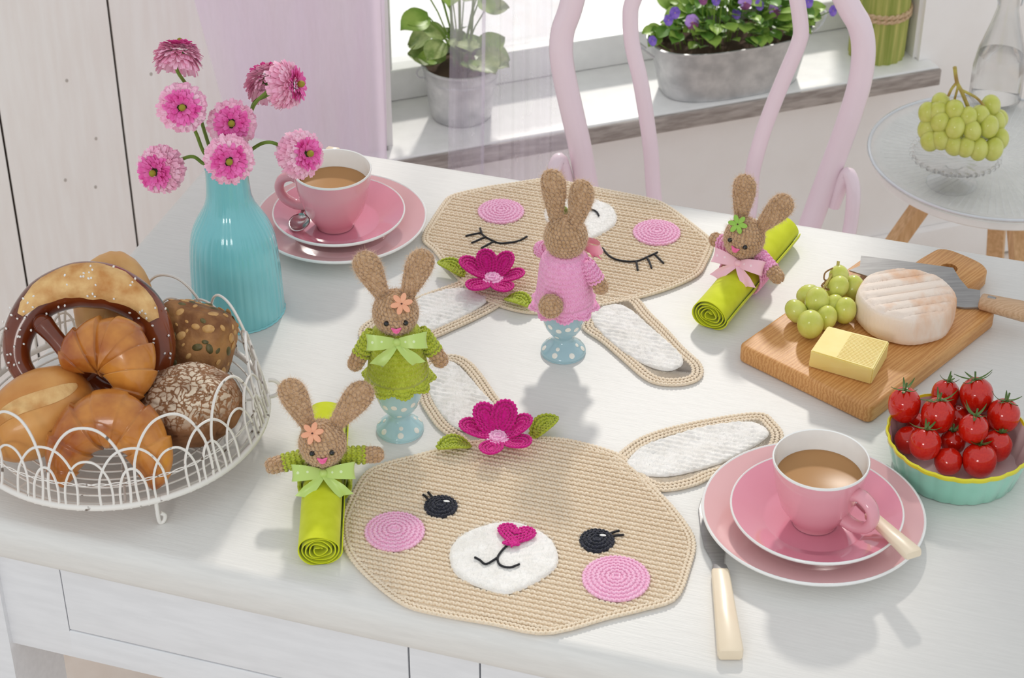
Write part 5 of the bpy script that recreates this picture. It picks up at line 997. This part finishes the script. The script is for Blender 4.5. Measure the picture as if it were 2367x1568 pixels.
def warmer(label, loc, rz, ym, fm, rm, hem, arms, ears, tail):
    root = thing('bunny_egg_warmer', label, 'egg warmer', loc, rz); I = Matrix.Identity(4); k = (.1265 - hem) / (.1265 - .067); pr = [(r, .1265 - (.1265 - z) * k) for r, z in bodyp]
    mb = MB().lathe(pr + [(.0285, hem + .0002), (.0262, hem + .02), (.02, .112), (0, .114)], 48); ring_stitches(mb, pr, I, .0048, .0053, 1.18, lift=.0007)
    mb.build('dress', ym, root, 'all', recalc=False)
    hb = MB(); P = []; ns = 9; q = []
    for j, (rr, dz) in enumerate(((.0300, .002), (.0318, -.0012), (.0334, -.0038))): P.append([((rr + .0012 * math.cos(ns * a) * j) * math.cos(a), (rr + .0012 * math.cos(ns * a) * j) * math.sin(a), hem + dz - (.0022 * abs(math.cos(ns * a / 2)) ** .6) * j / 2) for a in np.arange(108) * 2 * PI / 108])
    P.append([(x * .97, y * .97, z - .0006) for x, y, z in P[-1]]); P.append([(x * .95, y * .95, z + .001) for x, y, z in P[1]]); hb.grid(P, cv=True)
    for j, st in ((2, 1.05), (1, 1.0)):
        q = np.array(P[j])[::2]; a = np.arctan2(q[:, 1], q[:, 0]); u = np.roll(q, -1, 0) - np.roll(q, 1, 0); u /= np.linalg.norm(u, axis=1)[:, None]; v = np.stack([np.cos(a), np.sin(a), -.6 + 0 * a], 1); v /= np.linalg.norm(v, axis=1)[:, None]; n = np.cross(u, v); Pq, A = vpairs(q, u, v, -n, st, .0014, jit=.3); hb.inst(Pq, A, 6, 4)
    hb.build('scalloped_hem', ym, root, 'all', recalc=False)
    head(root, (0, -.001, .1415), Matrix.Identity(4), ears[0], ears[1], fm)
    for S, Hd in arms: arm(root, S, Hd, ym)
    bow(root, (0, -.0235, .1225), RX(-.35), rm, .93)
    if tail: yarnball(root, 'tail', ball(.0115), TR(tail), nf=700)
    return root
g0 = at(925, 993); p0 = at(1302, 813)
warmer('brown bunny egg warmer in green crocheted dress facing the front', (g0.x, g0.y, T), math.radians(4), m_green, m_peach, m_grib, .0690, (((-.024, -.001,   .1165), (-.044, -.010, .0830)), ((.024, -.001, .1165), (.045, -.010, .0830))), ((-22, 6, 1.0), (22, 6, 1.0)), None)
warmer('brown bunny egg warmer in pink dress showing its pompon tail', (p0.x, p0.y, T), math.radians(150), m_pinkc, m_gwood, m_crib, .0660, (((-.024, -.001, .1165), (-.042, -.008, .0840)), ((.024, -.004, .1185), (.040, -.016, .1040))), ((-8, -6, 1.02), (8, -6, 1.06)), (-.004, .036, .080))
m_egg = mat('aqua_glaze', srgb(176, 214, 220), .12, srgb(182, 218, 223), 12, coat=.6); m_wdot = mat('white_dot_glaze', srgb(240, 238, 228), .15, coat=.5)
cupp = [(0, .001), (.0215, 0), (.0232, .001), (.0236, .003), (.0225, .0055), (.0175, .0105), (.0125, .0150), (.0105, .0185), (.0108, .0215), (.0150, .0265), (.0195, .034), (.0222, .044), (.0232, .056), (.0230, .070), (.0222, .0705), (.0218, .056), (.018, .036), (0, .026)]
cupf = [(max(0, p.x), p.z) for p in smooth_loop([(r, 0, z) for r, z in cupp], 70, False)]
def egg_cup(label, x, y, rz, cm):
    o = thing('egg_cup', label, 'egg cup', (x, y, T), rz, 'polka dot egg cups'); MB().lathe(cupf, 56).build('body', cm, o)
    for z0, n, r0, off in ((.0072, 7, .0031, .3), (.0128, 4, .0022, .8), (.0395, 7, .0031, .5), (.052, 7, .0031, .05), (.0275, 5, .0026, .1)):
        i = min(range(1, 45), key=lambda j: abs(cupf[j][1] - z0) + (9 if cupf[j][0] < .005 else 0)); r, z = cupf[i]; dr, dz = cupf[i + 1][0] - cupf[i - 1][0], cupf[i + 1][1] - cupf[i - 1][1]
        for k in range(n):
            a = off + 2 * PI * k / n; nn = Vector((math.cos(a) * dz, math.sin(a) * dz, -dr)).normalized(); MB().ell((r * math.cos(a), r * math.sin(a), z), (r0, r0, .0004), frame(nn), 14, 6).build('dot', m_wdot, o)
    return o
egg_cup('pale aqua polka dot egg cup under the green dressed bunny', g0.x, g0.y, .9, m_egg); egg_cup('grey blue polka dot egg cup under the pink dressed bunny', p0.x, p0.y, .35, mat('grey_blue_glaze', srgb(160, 194, 204), .12, srgb(166, 199, 208), 12, coat=.6))

# ------------------------------------------------------------------ rolled napkins in bunny rings
m_lime = mat('lime_cotton', srgb(204, 212, 22), .8, srgb(214, 222, 40), 60, bump=.25, bscale=1400, bdist=.0003, sheen=.2, spec=.2)
def napkin(label, p, q, R, turns, sq, ph, yr):
    p, q = Vector(p), Vector(q); d = q - p; L = d.length; rz = math.atan2(d.y, d.x) - PI / 2; o = thing('rolled_napkin', label, 'napkin', ((p.x + q.x) / 2, (p.y + q.y) / 2, T), rz); n = 46 * turns; mb = MB(); thk = .0011; P = []
    def pt(th, dr):
        f = th / (2 * PI * turns); r = .0022 + (R - .0022) * f ** .85 + dr; fo = 1 + .05 * math.cos(3 * th + ph) * (1 - f) + .07 * math.sin(2 * th * 1.0 + ph) * (1 - f); x = r * math.cos(th) * fo; z = r * math.sin(th) * fo * sq
        return x, max(z, -R * sq * .93 + .0012 * (turns - f * turns))
    ys = np.linspace(-L / 2, L / 2, 40); th = np.linspace(.4, 2 * PI * turns, n)
    for side in (1, -1):
        for y in ys:
            row = []
            for t in th:
                x, z = pt(t, side * thk / 2); e = .0012 * math.sin(2.3 * t + ph) * (1 if abs(y) > L / 2 - .001 else 0); zz = z + R * sq * .93 + .0008 + .0004 * math.sin(y * 70 + t); c_ = math.exp(-((y - yr) / .026) ** 4); row.append((x * (1 - .02 * c_), y + e, zz + c_ * max(0, .0042 - zz) * 1.0))
            P.append(row)
    k = len(ys); mb.grid(P[:k]); mb.grid(P[k:]); mb.grid([P[0], P[k]]); mb.grid([P[k - 1], P[2 * k - 1]]); mb.grid([[P[i][-1] for i in range(k)], [P[k + i][-1] for i in range(k)]])
    mb.build('cloth', m_lime, o, 'all', recalc=False); return o, rz
nL, rzL = napkin('rolled lime green napkin held by the bunny ring with green ribbon', (-.1750, -.3600, 0), (-.1826, -.155, 0), .0208, 5, .86, .3, .0015)
nR, rzR = napkin('rolled lime green napkin held by the bunny ring with pink ribbon', (.2095, .0190, 0), (.3064, .1930, 0), .0212, 5, .84, 1.6, -.004)
def ring_bunny(label, c, rz, ym, fm, rm, arms, ears, hrot, hc):
    root = thing('bunny_napkin_ring', label, 'napkin ring', (c[0], c[1], T), rz); M_ = TR(0, 0, .0205) @ RX(-PI / 2); R = .0240
    pr = [(R, -.015), (R * 1.01, -.005), (R * 1.01, .007), (R, .015)]; mb = MB().lathe(pr + [(R - .0016, .0145), (R - .0016, -.0145), (R, -.015)], 48, M=M_, sy=.93); ring_stitches(mb, pr, M_, .0041, .0044, 1.05, 1, .93, lift=.0006)
    lo_ = min(V_[:, 2].min() for V_ in mb.V)
    for V_ in mb.V: q_ = V_[:, 2] < .0040; V_[q_, 2] = .0003 + (V_[q_, 2] - lo_) * (.0037 / (.0040 - lo_))      # pressed flat where it lies on the table
    mb.build('ring', ym, root, 'all', recalc=False)
    head(root, hc, hrot, ears[0], ears[1], fm, (-.008, 30))
    for S, Hd in arms: arm(root, S, Hd, ym, .55)
    bow(root, (0, hc[1] - .017, hc[2] - .0225), RX(-.55), rm, .95); return root
ring_bunny('brown bunny napkin ring with green sleeves and peach wooden flower', (-.1775, -.2560), rzL + .03, m_green, m_peach, m_grib, (((-.015, -.003, .047), (-.0545, -.008, .0400)), ((.015, -.003, .047), (.0565, -.002, .0450))), ((-22, 8, 1.0), (40, 8, 1.02)), RX(-.12), (0, -.007, .0655))
ring_bunny('brown bunny napkin ring with pink sleeves and green wooden flower', (.2555, .1020), rzR, m_pinkc, m_gwood, m_prib, (((-.015, -.003, .047), (-.046, .006, .0450)), ((.015, -.003, .047), (.049, -.020, .0330))), ((-14, 8, .98), (22, 8, .98)), RY(.20) @ RX(-.12), (-.002, -.007, .0655))
